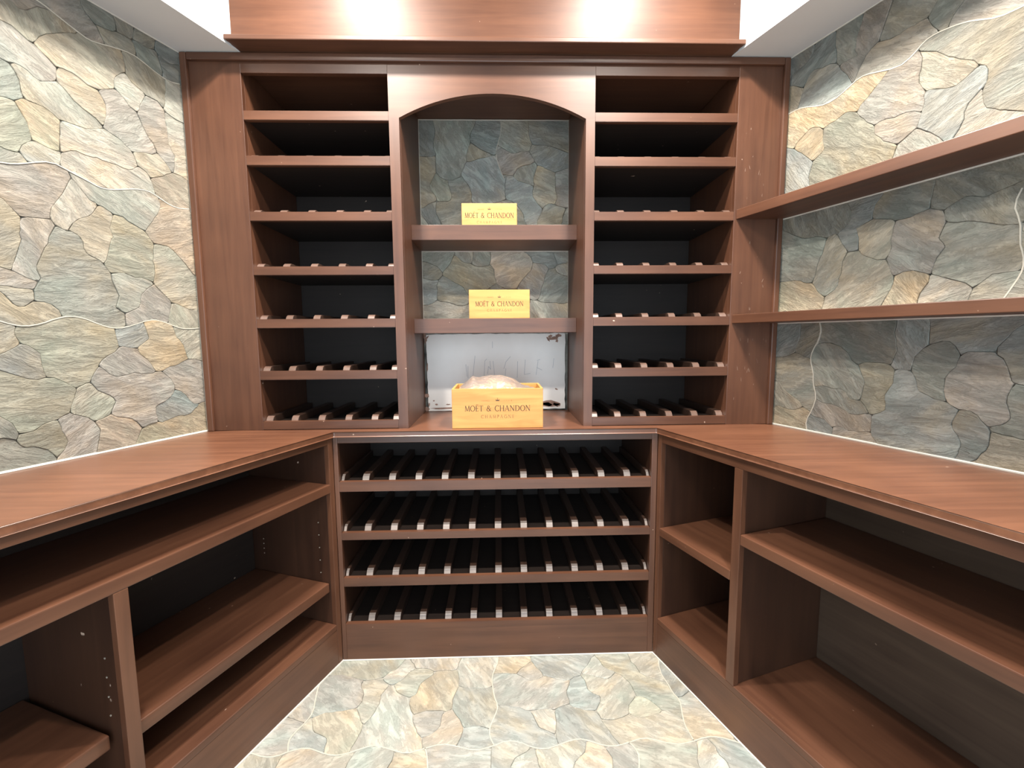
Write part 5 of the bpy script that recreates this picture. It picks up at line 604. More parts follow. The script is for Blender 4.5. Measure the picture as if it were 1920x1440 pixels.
G 243,-2293 253,-2293 291,-2267 341,-2245 371,-2219 418,-2194 423,-2177 405,-2115 360,-2016 322,-1950 314,-1948 289,-1951 245,-1931 195,-1917 157,-1883 109,-1859 99,-1859 83,-1883 59,-1931 45,-1973 -5,-2067 -15,-2097 -15,-2119 -10,-2130 3,-2141 69,-2171 123,-2213 170,-2238 211,-2277
L 715,-1357 725,-1357 778,-1322 794,-1306 851,-1187 877,-1157 877,-1147 861,-1123 789,-1083 755,-1069 725,-1043 667,-1021 637,-995 609,-993 563,-1019 533,-1045 501,-1061 476,-1068 457,-1145 465,-1183 475,-1205 483,-1213 533,-1235 562,-1254 587,-1277 629,-1291 694,-1346
O -117,-2181 -107,-2181 -35,-2141 -19,-2125 -15,-2097 -5,-2067 45,-1973 59,-1931 92,-1862 87,-1857 57,-1855 27,-1845 -21,-1821 -42,-1802 -62,-1774 -93,-1757 -123,-1731 -155,-1715 -183,-1711 -214,-1700 -229,-1707 -283,-1749 -362,-1798 -367,-1809 -367,-1823 -339,-1875 -329,-1905 -325,-1941 -291,-1987 -245,-2077 -214,-2110 -205,-2133 -194,-2146
K -509,-1845 -497,-1847 -457,-1839 -381,-1819 -357,-1795 -283,-1749 -212,-1694 -227,-1595 -266,-1554 -278,-1534 -330,-1482 -374,-1422 -394,-1404 -457,-1423 -503,-1425 -533,-1435 -546,-1446 -581,-1547 -603,-1629 -645,-1723 -642,-1738 -618,-1762 -582,-1782
P -1213,-1461 -1144,-1464 -1095,-1449 -1049,-1447 -1024,-1440 -969,-1439 -958,-1434 -932,-1406 -949,-1381 -968,-1336 -989,-1301 -995,-1235 -1029,-1205 -1059,-1147 -1077,-1125 -1110,-1070 -1145,-1057 -1159,-1057 -1211,-1077 -1268,-1092 -1279,-1121 -1281,-1159 -1299,-1213 -1315,-1245 -1341,-1275 -1363,-1333 -1388,-1378 -1382,-1390 -1340,-1419 -1309,-1453 -1232,-1456
B 219,-1517 229,-1517 245,-1509 317,-1461 327,-1431 328,-1416 327,-1385 317,-1347 282,-1310 246,-1290 222,-1266 189,-1187 155,-1157 138,-1102 128,-1098 96,-1104 64,-1096 39,-1103 9,-1105 -8,-1112 -14,-1120 -9,-1151 -24,-1216 -16,-1256 -16,-1384 -12,-1414 -5,-1429 27,-1461 83,-1493 113,-1503 167,-1505
L -1972,-1932 -1952,-1936 -1907,-1933 -1827,-1901 -1803,-1877 -1777,-1807 -1776,-1744 -1777,-1729 -1787,-1699 -1803,-1675 -1829,-1669 -1866,-1652 -1872,-1656 -1973,-1923
G -816,-2400 -456,-2400 -459,-2267 -502,-2206 -538,-2178 -566,-2134 -603,-2099 -615,-2097 -681,-2111 -719,-2113 -727,-2121 -733,-2139 -755,-2221 -781,-2283 -815,-2385
V -557,-1437 -545,-1439 -503,-1425 -457,-1423 -403,-1405 -387,-1396 -358,-1362 -347,-1341 -341,-1315 -313,-1239 -305,-1207 -303,-1169 -293,-1139 -282,-1120 -286,-1110 -306,-1098 -358,-1046 -378,-1034 -438,-974 -449,-969 -471,-969 -496,-976 -575,-977 -613,-987 -677,-1011 -685,-1019 -726,-1088 -696,-1200 -696,-1264 -704,-1296 -703,-1335 -695,-1343 -646,-1358 -626,-1378 -606,-1390
K -933,-1397 -921,-1399 -877,-1379 -841,-1375 -751,-1345 -708,-1340 -703,-1289 -696,-1264 -696,-1200 -711,-1151 -715,-1123 -734,-1078 -778,-1050 -803,-1027 -819,-1019 -869,-1005 -907,-987 -944,-976 -957,-979 -995,-997 -1029,-1003 -1054,-1026 -1098,-1054 -1108,-1070 -1077,-1125 -1059,-1147 -1029,-1205 -995,-1235 -989,-1301 -968,-1336 -949,-1381
T -717,-2109 -688,-2112 -663,-2105 -633,-2103 -606,-2090 -595,-2069 -565,-1971 -548,-1948 -526,-1930 -515,-1909 -505,-1863 -507,-1851 -534,-1822 -554,-1810 -587,-1779 -618,-1762 -651,-1731 -685,-1725 -731,-1699 -791,-1697 -865,-1719 -909,-1724 -873,-1873 -871,-1895 -845,-1965 -818,-2018 -770,-2058 -738,-2098
B -2000,-2400 -1816,-2400 -1815,-2377 -1797,-2315 -1771,-2269 -1779,-2227 -1797,-2205 -1815,-2159 -1816,-2104 -1823,-2079 -1825,-2025 -1847,-1975 -1849,-1921 -1856,-1914 -1913,-1935 -1973,-1939 -1981,-1947 -1989,-1971 -2000,-1984
G -222,-1596 -214,-1594 -154,-1534 -110,-1506 -98,-1486 -66,-1454 -43,-1445 -12,-1422 -16,-1384 -16,-1256 -24,-1216 -8,-1144 -11,-1131 -19,-1123 -87,-1111 -137,-1097 -216,-1096 -269,-1115 -293,-1139 -303,-1169 -305,-1207 -313,-1239 -341,-1315 -347,-1341 -358,-1362 -381,-1387 -388,-1406 -330,-1482 -278,-1534 -262,-1558
P 1523,-1741 1560,-1736 1616,-1736 1641,-1743 1653,-1741 1682,-1698 1699,-1683 1730,-1666 1735,-1655 1725,-1611 1653,-1395 1642,-1382 1631,-1377 1593,-1375 1543,-1361 1491,-1371 1475,-1387 1453,-1437 1419,-1483 1415,-1551 1408,-1576 1419,-1629 1443,-1685 1472,-1720
B 523,-2237 533,-2237 542,-2230 562,-2210 574,-2190 614,-2150 669,-2117 702,-2086 754,-2050 756,-2042 752,-2024 752,-1992 760,-1960 757,-1939 746,-1926 685,-1899 643,-1885 610,-1846 566,-1818 526,-1780 510,-1790 482,-1834 438,-1862 405,-1893 358,-1918 326,-1942 324,-1950 381,-2059 405,-2115 411,-2141 427,-2181 475,-2221
P 515,-1677 525,-1677 570,-1650 614,-1598 634,-1586 659,-1563 698,-1546 718,-1526 738,-1514 742,-1504 737,-1487 735,-1449 729,-1431 727,-1393 714,-1358 629,-1291 587,-1277 562,-1254 533,-1235 481,-1217 466,-1226 450,-1250 426,-1274 379,-1299 323,-1347 320,-1360 327,-1385 328,-1424 316,-1470 354,-1510 379,-1548 458,-1606 478,-1626 499,-1661
B 1435,-1397 1461,-1397 1474,-1386 1478,-1376 1465,-1335 1479,-1279 1480,-1256 1472,-1224 1471,-1129 1461,-1115 1397,-1091 1273,-1057 1203,-1083 1155,-1107 1122,-1154 1084,-1172 1080,-1184 1083,-1197 1115,-1285 1148,-1348 1199,-1353 1249,-1367 1280,-1360 1311,-1361 1377,-1391 1423,-1393
L 1443,-2085 1463,-2087 1545,-2065 1591,-2063 1616,-2056 1671,-2071 1747,-2035 1796,-2028 1799,-2017 1785,-1975 1781,-1947 1773,-1923 1763,-1909 1749,-1859 1736,-1832 1709,-1795 1653,-1747 1616,-1736 1552,-1736 1528,-1742 1477,-1723 1468,-1724 1457,-1753 1453,-1781 1411,-1851 1407,-1911 1377,-2009 1382,-2026 1414,-2050 1430,-2074
G -456,-2400 -64,-2400 -79,-2359 -81,-2321 -95,-2271 -105,-2209 -115,-2187 -123,-2179 -171,-2155 -207,-2145 -229,-2155 -259,-2181 -333,-2203 -405,-2243 -434,-2262 -455,-2289
K -1816,-2400 -1272,-2400 -1299,-2339 -1341,-2285 -1363,-2227 -1386,-2210 -1430,-2166 -1450,-2154 -1462,-2134 -1472,-2130 -1509,-2139 -1573,-2163 -1589,-2171 -1611,-2189 -1667,-2221 -1717,-2243 -1739,-2261 -1770,-2270 -1797,-2315 -1815,-2377
L -1725,-1517 -1715,-1517 -1645,-1467 -1619,-1453 -1581,-1419 -1499,-1381 -1478,-1362 -1473,-1351 -1473,-1337 -1483,-1307 -1518,-1254 -1531,-1243 -1573,-1221 -1590,-1206 -1656,-1112 -1664,-1106 -1671,-1113 -1693,-1171 -1782,-1416 -1749,-1493
T 1067,-1693 1077,-1693 1115,-1675 1209,-1641 1241,-1633 1265,-1639 1285,-1637 1404,-1588 1415,-1551 1417,-1489 1435,-1459 1453,-1437 1468,-1396 1448,-1400 1423,-1393 1377,-1391 1311,-1361 1280,-1360 1249,-1367 1199,-1353 1160,-1352 1148,-1356 1117,-1405 1067,-1467 1063,-1519 1053,-1557 1017,-1625 1017,-1647 1022,-1658
B 1200,-2400 1552,-2400 1549,-2379 1539,-2365 1509,-2299 1491,-2269 1481,-2239 1479,-2185 1459,-2149 1449,-2119 1445,-2091 1414,-2050 1381,-2027 1329,-2025 1311,-2031 1289,-2033 1247,-2047 1209,-2049 1201,-2057 1181,-2133 1165,-2165 1147,-2187 1131,-2219 1128,-2232 1139,-2261 1173,-2315 1179,-2349
K 824,-2400 1200,-2400 1179,-2349 1173,-2315 1124,-2235 1079,-2209 1041,-2207 1008,-2200 960,-2200 935,-2207 872,-2208 860,-2212 856,-2224 855,-2295 833,-2345 831,-2375
T 1760,-2400 1984,-2400 1901,-2149 1878,-2174 1867,-2195 1855,-2255 1837,-2293 1771,-2379
L 240,-2400 560,-2400 521,-2303 520,-2272 525,-2243 517,-2235 491,-2229 475,-2221 453,-2203 426,-2188 371,-2219 341,-2245 291,-2267 254,-2294 250,-2304 252,-2318 247,-2375
O -1422,-1996 -1383,-1985 -1345,-1983 -1327,-1977 -1305,-1975 -1253,-1955 -1227,-1949 -1212,-1940 -1201,-1919 -1199,-1881 -1185,-1839 -1185,-1825 -1221,-1757 -1231,-1719 -1235,-1683 -1246,-1662 -1269,-1637 -1277,-1621 -1283,-1595 -1299,-1564 -1330,-1582 -1374,-1626 -1402,-1646 -1437,-1715 -1443,-1741 -1451,-1757 -1470,-1786 -1501,-1819 -1517,-1851 -1514,-1866 -1478,-1902 -1451,-1939 -1437,-1981
P -1421,-1373 -1400,-1376 -1388,-1372 -1363,-1333 -1341,-1275 -1318,-1250 -1307,-1229 -1281,-1159 -1279,-1121 -1272,-1096 -1275,-1083 -1286,-1070 -1324,-1044 -1366,-990 -1387,-979 -1407,-977 -1432,-984 -1457,-977 -1495,-975 -1513,-969 -1537,-975 -1568,-976 -1603,-963 -1612,-964 -1645,-1043 -1661,-1091 -1661,-1101 -1594,-1202 -1573,-1221 -1531,-1243 -1518,-1254 -1483,-1307 -1468,-1356
G 315,-1341 325,-1341 341,-1333 379,-1299 426,-1274 450,-1250 476,-1214 457,-1151 471,-1081 451,-1045 437,-995 410,-958 399,-953 371,-955 323,-979 295,-999 257,-1001 219,-1011 178,-1074 162,-1090 140,-1102 155,-1157 189,-1187 222,-1266 246,-1290 282,-1310
K -64,-2400 240,-2400 247,-2375 252,-2314 242,-2294 206,-2274 165,-2235 123,-2213 69,-2171 8,-2144 -11,-2131 -21,-2131 -93,-2171 -106,-2182 -110,-2192 -95,-2271 -81,-2321 -79,-2359
"""
SEAMS_LEFT = """
792,4332 783,4331 763,4328 739,4323 714,4314 680,4302 634,4286 592,4273 561,4264 531,4263 500,4270 465,4279 425,4290 382,4300 339,4307 300,4308 267,4300 228,4288 181,4273 139,4263 107,4259 77,4261 44,4269 23,4275 19,4276
1073,3406 1058,3409 1024,3416 989,3423 958,3428 926,3438 890,3454 851,3472 808,3489 765,3493 724,3480 684,3466 644,3454 610,3443 582,3432 555,3427 526,3428 490,3435 444,3450 398,3465 355,3478 316,3484 282,3483 247,3473 207,3454 168,3437 131,3428 93,3426 53,3432 29,3437 24,3438
1141,2646 1127,2640 1094,2627 1062,2615 1036,2605 1011,2598 985,2594 955,2595 921,2603 887,2615 856,2630 824,2642 790,2651 756,2653 725,2648 691,2637 653,2619 616,2604 581,2593 547,2589 514,2591 474,2602 423,2621 378,2637 342,2646 308,2647 275,2640 240,2629 202,2613 166,2600 132,2593 94,2592 51,2595 22,2598 17,2599
"""
SEAMS_RIGHT = """
335,2610 339,2598 347,2571 350,2537 343,2499 330,2461 310,2423 296,2388 290,2355 294,2319 307,2278 317,2238 318,2199 324,2159 340,2114 344,2066 331,2014 312,1966 293,1926 284,1884 292,1837 299,1807 300,1801
1299,3208 1294,3193 1283,3159 1281,3118 1295,3077 1306,3032 1309,2982 1313,2940 1322,2907 1329,2875 1331,2841 1327,2809 1316,2778 1301,2746 1285,2712 1274,2691 1272,2686
-20,4102 -5,4103 30,4107 70,4108 111,4103 158,4090 215,4068 268,4052 315,4048 358,4054 400,4068 441,4085 480,4102 519,4108 558,4101 609,4086 677,4066 734,4060 771,4074 800,4093 824,4114 850,4129 879,4134 911,4134 946,4130 978,4125 1007,4118 1034,4110 1062,4098 1093,4083 1130,4066 1170,4056 1214,4054 1242,4054 1248,4054
"""
SEAMS_NICHE = """
24,4442 25,4421 29,4372 26,4320 14,4274 0,4230 -13,4189 -17,4144 -11,4095 5,4040 31,3978 48,3938 52,3930
"""
SEAMS_FLOOR = """
-1602,-778 -1593,-780 -1571,-784 -1535,-793 -1485,-810 -1437,-819 -1399,-818 -1365,-809 -1335,-794 -1298,-779 -1250,-768 -1202,-769 -1155,-786 -1109,-804 -1063,-818 -1018,-822 -974,-816 -930,-802 -886,-784 -844,-770 -805,-765 -762,-772 -712,-789 -665,-806 -623,-819 -577,-820 -527,-806 -474,-789 -421,-774 -367,-770 -314,-781 -262,-797 -210,-813 -155,-816 -96,-801 -44,-782 -3,-766 36,-760 75,-766 114,-780 151,-800 190,-815 231,-822 271,-821 308,-809 350,-794 399,-776 444,-765 481,-763 518,-772 557,-789 598,-806 641,-818 688,-819 739,-808 793,-792 850,-775 900,-771 941,-783 984,-799 1034,-814 1086,-820 1139,-812 1191,-799 1242,-784 1290,-776 1333,-777 1379,-788 1430,-810 1462,-825 1468,-828
-49,37 -46,19 -41,-24 -45,-76 -63,-133 -78,-186 -84,-230 -82,-286 -73,-359 -61,-421 -46,-464 -42,-503 -53,-546 -68,-589 -84,-632 -93,-672 -92,-709 -85,-740 -73,-767 -66,-782 -64,-785
-1348,-226 -1347,-236 -1344,-261 -1337,-300 -1325,-352 -1312,-408 -1297,-463 -1293,-513 -1302,-557 -1317,-597 -1335,-635 -1348,-669 -1353,-699 -1348,-729 -1336,-761 -1327,-781 -1325,-785
1220,-54 1211,-86 1190,-160 1180,-234 1187,-293 1194,-343 1196,-385 1201,-423 1214,-460 1216,-504 1202,-559 1188,-611 1178,-657 1175,-703 1179,-754 1182,-786 1183,-792
-488,-792 -484,-803 -474,-826 -464,-861 -455,-905 -450,-933 -449,-939
778,-797 784,-806 796,-827 806,-853 809,-881 804,-914 792,-952 783,-977 781,-982
"""

# ================================================================== SETTING
def wall_frame(name, org, xd, zd):
    """wall slab whose local frame is x along, y up, z towards the room"""
    bm = bmesh.new()
    return bm, Matrix((( xd.x, 0, zd.x, org.x), (xd.y, 0, zd.y, org.y), (xd.z, 1, zd.z, org.z), (0, 0, 0, 1)))

WALL_END = 2.55
bm, M = wall_frame('wall_left', WLp, -dL, nL)
box_bm(bm, -WALL_END, 0.42, 0, ZK, -0.09, -0.007)
wl = link('wall_left', mesh_of(bm, 'wall_left'), GROUT, kind='structure'); wl.matrix_world = M
bm, M = wall_frame('wall_right', WRp, dR, nR)
box_bm(bm, -0.42, WALL_END, 0, ZK, -0.09, -0.007)
wr = link('wall_right', mesh_of(bm, 'wall_right'), GROUT, kind='structure'); wr.matrix_world = M
bm = bmesh.new(); box_bm(bm, -1.02, 1.0, 0, ZK, -0.09, -0.007)
wb = link('wall_back', mesh_of(bm, 'wall_back'), GROUT, kind='structure')
wb.matrix_world = Matrix(((1, 0, 0, 0), (0, 0, -1, YB), (0, 1, 0, 0), (0, 0, 0, 1)))
G_WALL = 0.53
stones(STONES_LEFT, wl, STONE_W, True, 0.0, G_WALL, 0.00025, 1.0)
stones(STONES_RIGHT, wr, STONE_W, False, 0.0, G_WALL, 0.00025, 1.0)
stones(STONES_NICHE, wb, STONE_W, False, 0.0, G_WALL*1.45, 0.0004, 1.0)  # colour gain raised to stand in for fill light in the niche
grout_lines(SEAMS_LEFT, wl, True, 0.0012, 0.0034)
grout_lines(SEAMS_RIGHT, wr, False, 0.0012, 0.0040)
grout_lines(SEAMS_NICHE, wb, False, 0.0012, 0.0036)

fl = prism('floor', GROUT_F, [(-2.15, -2.46), (2.0, -2.46), (1.2, 0.53), (-1.2, 0.53)], -0.08, -0.004, bev=0, kind='structure')
stones(STONES_FLOOR, fl, STONE_F, False, 0.0, 0.66, 0.0005, 0.5, 0.30, (180, 180, 172))
grout_lines(SEAMS_FLOOR, fl, False, 0.0010, 0.0046)

# ceiling of the tray with the two lowered soffits along the side walls
ce = prism('ceiling', PAINT, [(-2.15, -2.46), (2.0, -2.46), (1.2, 0.53), (-1.2, 0.53)], ZK, ZK+0.05, bev=0, kind='structure')
def soffit(W, d, n, depth):
    a = W - n*0.004; e = W + d*WALL_END; b = e - n*0.004
    # front end of the soffit is cut along the face of the rack
    q = W + n*depth; t = (YT-0.001-q.y)/d.y; i = q + d*t
    a2 = W - n*0.004; t2 = (YT-0.001-a2.y)/d.y; a2 = a2 + d*t2
    return prism('soffit', PAINT, [(p.x, p.y) for p in (a2, b, e+n*depth, i)], ZS, ZK, ce, bev=0)
soffit(WLp, dL, nL, 0.1983); soffit(WRp, dR, nR, 0.2070)

# unseen wall behind the viewer, its doorway put in and widened for cool fill
wf = empty('wall_front'); wf['kind'] = 'structure'
yF = -2.40
box('wall_panel', WALLP, -2.15, -1.0, yF-0.06, yF, 0, ZK, wf, 0)
box('wall_panel', WALLP, 1.0, 2.0, yF-0.06, yF, 0, ZK, wf, 0)
box('door_head', WALLP, -1.0, 1.0, yF-0.06, yF, 2.30, ZK, wf, 0)

# beads of white caulk where wood meets stone
def bead(n, p, q, r=0.0035):
    p, q = Vector(p), Vector(q); d = (q-p).normalized()
    u = d.orthogonal().normalized(); v = d.cross(u); bm = bmesh.new(); R = []
    for c in (p, q): R.append([bm.verts.new(c + (u*math.cos(k*math.pi/3)+v*math.sin(k*math.pi/3))*r) for k in range(6)])
    for k in range(6): bm.faces.new((R[0][k], R[0][(k+1) % 6], R[1][(k+1) % 6], R[1][k]))
    bm.faces.new(R[0]); bm.faces.new(R[1]); bmesh.ops.recalc_face_normals(bm, faces=bm.faces[:])
    return link(n, mesh_of(bm, n), CAULK, kind='structure')
up = Vector((0, 0, 1))
bead('trim_1', WLp+up*(ZC+.002), WLp+dL*2.0+up*(ZC+.002), 0.0040)
bead('trim_2', WRp+up*(ZC+.002), WRp+dR*2.0+up*(ZC+.002), 0.0040)
bead('trim_3', WLp+Vector((.001, -.002, ZC)), WLp+Vector((.001, -.002, ZS)), 0.0042)
bead('trim_4', WRp+Vector((-.001, -.002, ZC)), WRp+Vector((-.001, -.002, ZS)), 0.0042)
bead('trim_5', FLp+up*.001, FRp+up*.001, 0.0035)
bead('trim_6', FLp+up*.001, FLp+dL*1.7+up*.001, 0.0035)
bead('trim_7', FRp+up*.001, FRp+dR*1.7+up*.001, 0.0035)
bead('trim_8', (-.350, YB-.002, 1.335), (-.350, YB-.002, 2.214), 0.0022)
bead('trim_9', (.317, YB-.002, 1.335), (.317, YB-.002, 2.214), 0.0022)
bead('trim_10', (-.350, YB-.002, 2.213), (.317, YB-.002, 2.213), 0.0022)
bead('trim_11', (-.350, YB-.002, 1.6465), (.317, YB-.002, 1.6465), 0.0022)
bead('trim_12', WRp+up*1.684, WRp+dR*2.0+up*1.684, 0.003)
bead('trim_13', WRp+up*1.302, WRp+dR*2.0+up*1.302, 0.003)
bead('trim_14', WLp+up*ZS, WLp+dL*2.0+up*ZS, 0.003)
bead('trim_15', WRp+up*ZS, WRp+dR*2.0+up*ZS, 0.003)

# ================================================================== UPPER WINE RACK
H = empty('wall_wine_rack', (0, YT, ZC))
tag(H, 'tall dark wood wall rack with two shelf columns and an arched niche on the worktop', 'wine rack')
# local frame: y = 0 is the front plane, z = 0 the worktop
def hb(name, m, x0, x1, y0, y1, z0, z1, parent=H, bev=0.0014, label=None):
    return box(name, m, x0, x1, y0-YT, y1-YT, z0-ZC, z1-ZC, parent, bev, 2, None, label)
FT = 0.020
XL0, XL1, XN0, XN1, XR0, XR1 = -0.895, -0.387, -0.351, 0.317, 0.350, 0.870
ZTOP = 2.182
hb('side_filler', WZ, -1.092, XL0, YT, YT+FT, ZC, ZS+.012)
hb('side_filler', WZ, XR1, 1.046, YT, YT+FT, ZC, ZS+.012)
hb('top_rail', WX, XL0, XL1, YT, YT+FT, ZTOP, ZS+.012)
hb('top_rail', WX, XR0, XR1, YT, YT+FT, ZTOP, ZS+.012)
hb('stile', WZ, XL1, XN0, YT, YT+FT, ZC, 2.036, bev=0)
hb('stile', WZ, XN1, XR0, YT, YT+FT, ZC, 2.036, bev=0)
# arched header over the niche
bm = bmesh.new(); n = 26; zsp, rise = 2.036, 0.083; cxn = (XN0+XN1)/2; hw = (XN1-XN0)/2
Rr = (hw*hw+rise*rise)/(2*rise); zc = zsp+rise-Rr
prof = [(XL1, zsp), (XN0, zsp)]
for i in range(1, n):
    x = XN0 + (XN1-XN0)*i/n; prof.append((x, zc+math.sqrt(Rr*Rr-(x-cxn)**2)))
prof += [(XN1, zsp), (XR0, zsp)]
tops = [(x, ZS+.012) for x, z in prof]
fr = [bm.verts.new((x, 0, z-ZC)) for x, z in prof]; frt = [bm.verts.new((x, 0, z-ZC)) for x, z in tops]
bk = [bm.verts.new((x, FT, z-ZC)) for x, z in prof]; bkt = [bm.verts.new((x, FT, z-ZC)) for x, z in tops]
for i in range(len(prof)-1):
    bm.faces.new((fr[i], fr[i+1], frt[i+1], frt[i])); bm.faces.new((bk[i+1], bk[i], bkt[i], bkt[i+1]))
    bm.faces.new((fr[i+1], fr[i], bk[i], bk[i+1])); bm.faces.new((frt[i], frt[i+1], bkt[i+1], bkt[i]))
bm.faces.new((fr[0], frt[0], bkt[0], bk[0])); bm.faces.new((frt[-1], fr[-1], bk[-1], bkt[-1]))
link('arched_header', mesh_of(bm, 'arched_header'), WX, H)
# carcass
hb('side_panel', WZ, XL0-.02, XL0, YT+FT, YB-.002, ZC, 2.214)
hb('side_panel', WZ, XR1, XR1+.02, YT+FT, YB-.002, ZC, 2.214)
hb('side_panel', WZ, XL1, XN0+.001, YT+FT, YB-.002, ZC, 2.214)
hb('side_panel', WZ, XN1-.001, XR0, YT+FT, YB-.002, ZC, 2.214)
hb('top_panel', WX, XL0-.02, XR1+.02, YT+FT, YB-.002, 2.216, 2.236)
hb('back_panel', DX, XL0, XL1, YB-.010, YB-.003, ZC, 2.214)
hb('back_panel', DX, XR0, XR1, YB-.010, YB-.003, ZC, 2.214)
# raised frame of narrow strips round the outer edge
hb('edge_strip', WZ, -1.094, -1.071, YT-.014, YT, ZC, ZS-.002, bev=.004)
hb('edge_strip', WZ, 1.027, 1.048, YT-.014, YT, ZC, ZS-.002, bev=.004)
hb('edge_strip', WX, -1.071, 1.027, YT-.014, YT, 2.217, ZS-.002, bev=.004)
# pale scuffs in the finish of the right filler
bm = bmesh.new()
for _ in range(34):
    x, z = random.uniform(.895, 1.015), random.choice((random.uniform(1.0, 1.62), random.uniform(1.74, 2.05))); l, w = random.uniform(.003, .011), random.uniform(.0006, .0016); a = random.uniform(-.35, .35)
    vs = [bm.verts.new((x+dx*w+dz*l*math.sin(a), -.0003, z+dz*l-ZC)) for dx, dz in ((-1, -.6), (.4, -1), (1, .3), (.1, 1))]
    bm.faces.new(vs)
bmesh.ops.recalc_face_normals(bm, faces=bm.faces[:])
SCUFF = plain('pale_scuff', (0.20, 0.125, 0.09), 0.6, 0.2, 60)
link('scuff_marks', mesh_of(bm, 'scuff_marks'), SCUFF, H, kind='stuff')
# niche shelves
hb('niche_shelf', WX, XN0+.001, XN1-.001, .200, YB-.003, 1.648, 1.707)
hb('niche_shelf', WX, XN0+.001, XN1-.001, .200, YB-.003, 1.276, 1.335)
# rack shelves with bottle cradles
def slat_mesh(w, h, l):
    """bar lying along y with its upper front edge cut to a slope"""
    bm = bmesh.new(); c = h*0.72
    pr = [(0, 0), (0, h-c), (c*0.5, h-c*.30), (c*1.05, h), (l, h), (l, 0)]
    a = [bm.verts.new((-w/2, y, z)) for y, z in pr]; b = [bm.verts.new((w/2, y, z)) for y, z in pr]
    bm.faces.new(a); bm.faces.new(b[::-1])
    for i in range(len(pr)):
        j = (i+1) % len(pr); bm.faces.new((a[i], b[i], b[j], a[j]))
    bmesh.ops.recalc_face_normals(bm, faces=bm.faces[:])
    bmesh.ops.bevel(bm, geom=bm.edges[:], offset=0.0012, segments=1, affect='EDGES')
    return mesh_of(bm, 'bottle_slat')
SLAT = wood('shaded_slat_wood', 'y', (0.030, 0.015, 0.010), (0.060, 0.031, 0.020), 0.45)  # bars darkened in colour for the shade between the shelves
TIP = wood('pale_slat_end', 'z', (0.14, 0.112, 0.097), (0.20, 0.165, 0.145), 0.36)  # pale end grain, with some of the lamps' glint put into the tone
TIPU = wood('glint_slat_end', 'z', (0.085, 0.050, 0.036), (0.15, 0.095, 0.075), 0.30)  # upper ends: glossy reflection partly painted in as a lighter tone
me_u = slat_mesh(0.0262, 0.026, 0.370); me_u.materials.append(SLAT); me_u.materials.append(TIPU)
me_e = slat_mesh(0.0120, 0.030, 0.400); me_e.materials.append(SLAT); me_e.materials.append(TIP)
me_b = slat_mesh(0.0268, 0.030, 0.400); me_b.materials.append(SLAT); me_b.materials.append(TIP)
for me in (me_u, me_b, me_e):
    for p in me.polygons:
        if p.normal.y < -0.3 and abs(p.normal.x) < 0.4: p.material_index = 1
def rack_shelf(parent, x0, x1, yf, ye, z0, z1, mesh, xs, off, drop, first=None):
    """front rail, plank behind it, bars on the plank; all in the parent's frame"""
    bm = bmesh.new(); box_bm(bm, x0, x1, yf, yf+0.020, z0, z1)
    bmesh.ops.bevel(bm, geom=bm.edges[:], offset=0.0014, segments=2, affect='EDGES')
    box_bm(bm, x0, x1, yf+0.0201, ye, z1-drop-0.014, z1-drop)
    s = link('rack_shelf', mesh_of(bm, 'rack_shelf'), WX, parent)
    s.data.materials.append(DX)
    for p in s.data.polygons:
        if p.center.y > yf+0.0200: p.material_index = 1
    for x in xs:
        o = bpy.data.objects.new('bottle_slat', me_e if mesh is me_b and abs(x+.018) > .58 else mesh); COL.objects.link(o); o.parent = s; o.location = (x, yf+off, z1-drop)
    return s
ROWS = [(2.026, 2.058), (1.873, 1.906), (1.681, 1.713), (1.489, 1.520), (1.297, 1.330), (1.105, 1.138), (0.917, 0.948)]
XSL = [-0.882, -0.787, -0.6855, -0.5835, -0.4835, -0.4005]; XSR = [0.3635, 0.4555, 0.556, 0.6585, 0.759, 0.8565]
for i, (z0, z1) in enumerate(ROWS):
    rack_shelf(H, XL0, XL1, 0, YB-.011-YT, z0-ZC, z1-ZC, me_u, XSL, 0.021, 0.010)
    rack_shelf(H, XR0, XR1, 0, YB-.011-YT, z0-ZC, z1-ZC, me_u, XSR, 0.021, 0.010)

# ================================================================== CORNICE
K = empty('wood_cornice', (-0.03, 0.0, 2.257))
tag(K, 'brightly lit wooden cornice board with a projecting lip below the ceiling, between the soffits', 'cornice')
def kx(y, left):
    W, d, n, dep = (WLp, dL, nL, 0.1983) if left else (WRp, dR, nR, 0.2070)
    q = W + n*dep; return (q + d*((y-q.y)/d.y)).x
def cornice_bar(name, y0, y1, z0, z1, m, bev):
    pts = [(kx(y0, True)+.0006, y0), (kx(y0, False)-.0006, y0), (kx(y1, False)-.0006, y1), (kx(y1, True)+.0006, y1)]
    return prism(name, m, [(x+0.03, y) for x, y in pts], z0-2.257, z1-2.257, K, bev)
cornice_bar('fascia_board', -0.006, 0.030, 2.2675, ZK-.001, WF, 0)
cornice_bar('lip', -0.036, 0.030, 2.2508, 2.2675, WX, 0.003)
# coved underside between lip and rack
pr = []
for i in range(7):
    a = i/6*math.pi/2; pr.append((-0.028+0.052*math.sin(a), 2.2505-2.257-0.0050*(1-math.cos(a))))
pr += [(0.031, 2.2455-2.257), (0.031, 2.2505-2.257)]
sweep_x('cove', WX, pr, kx(-.028, True)+.039, kx(-.028, False)+.021, K)

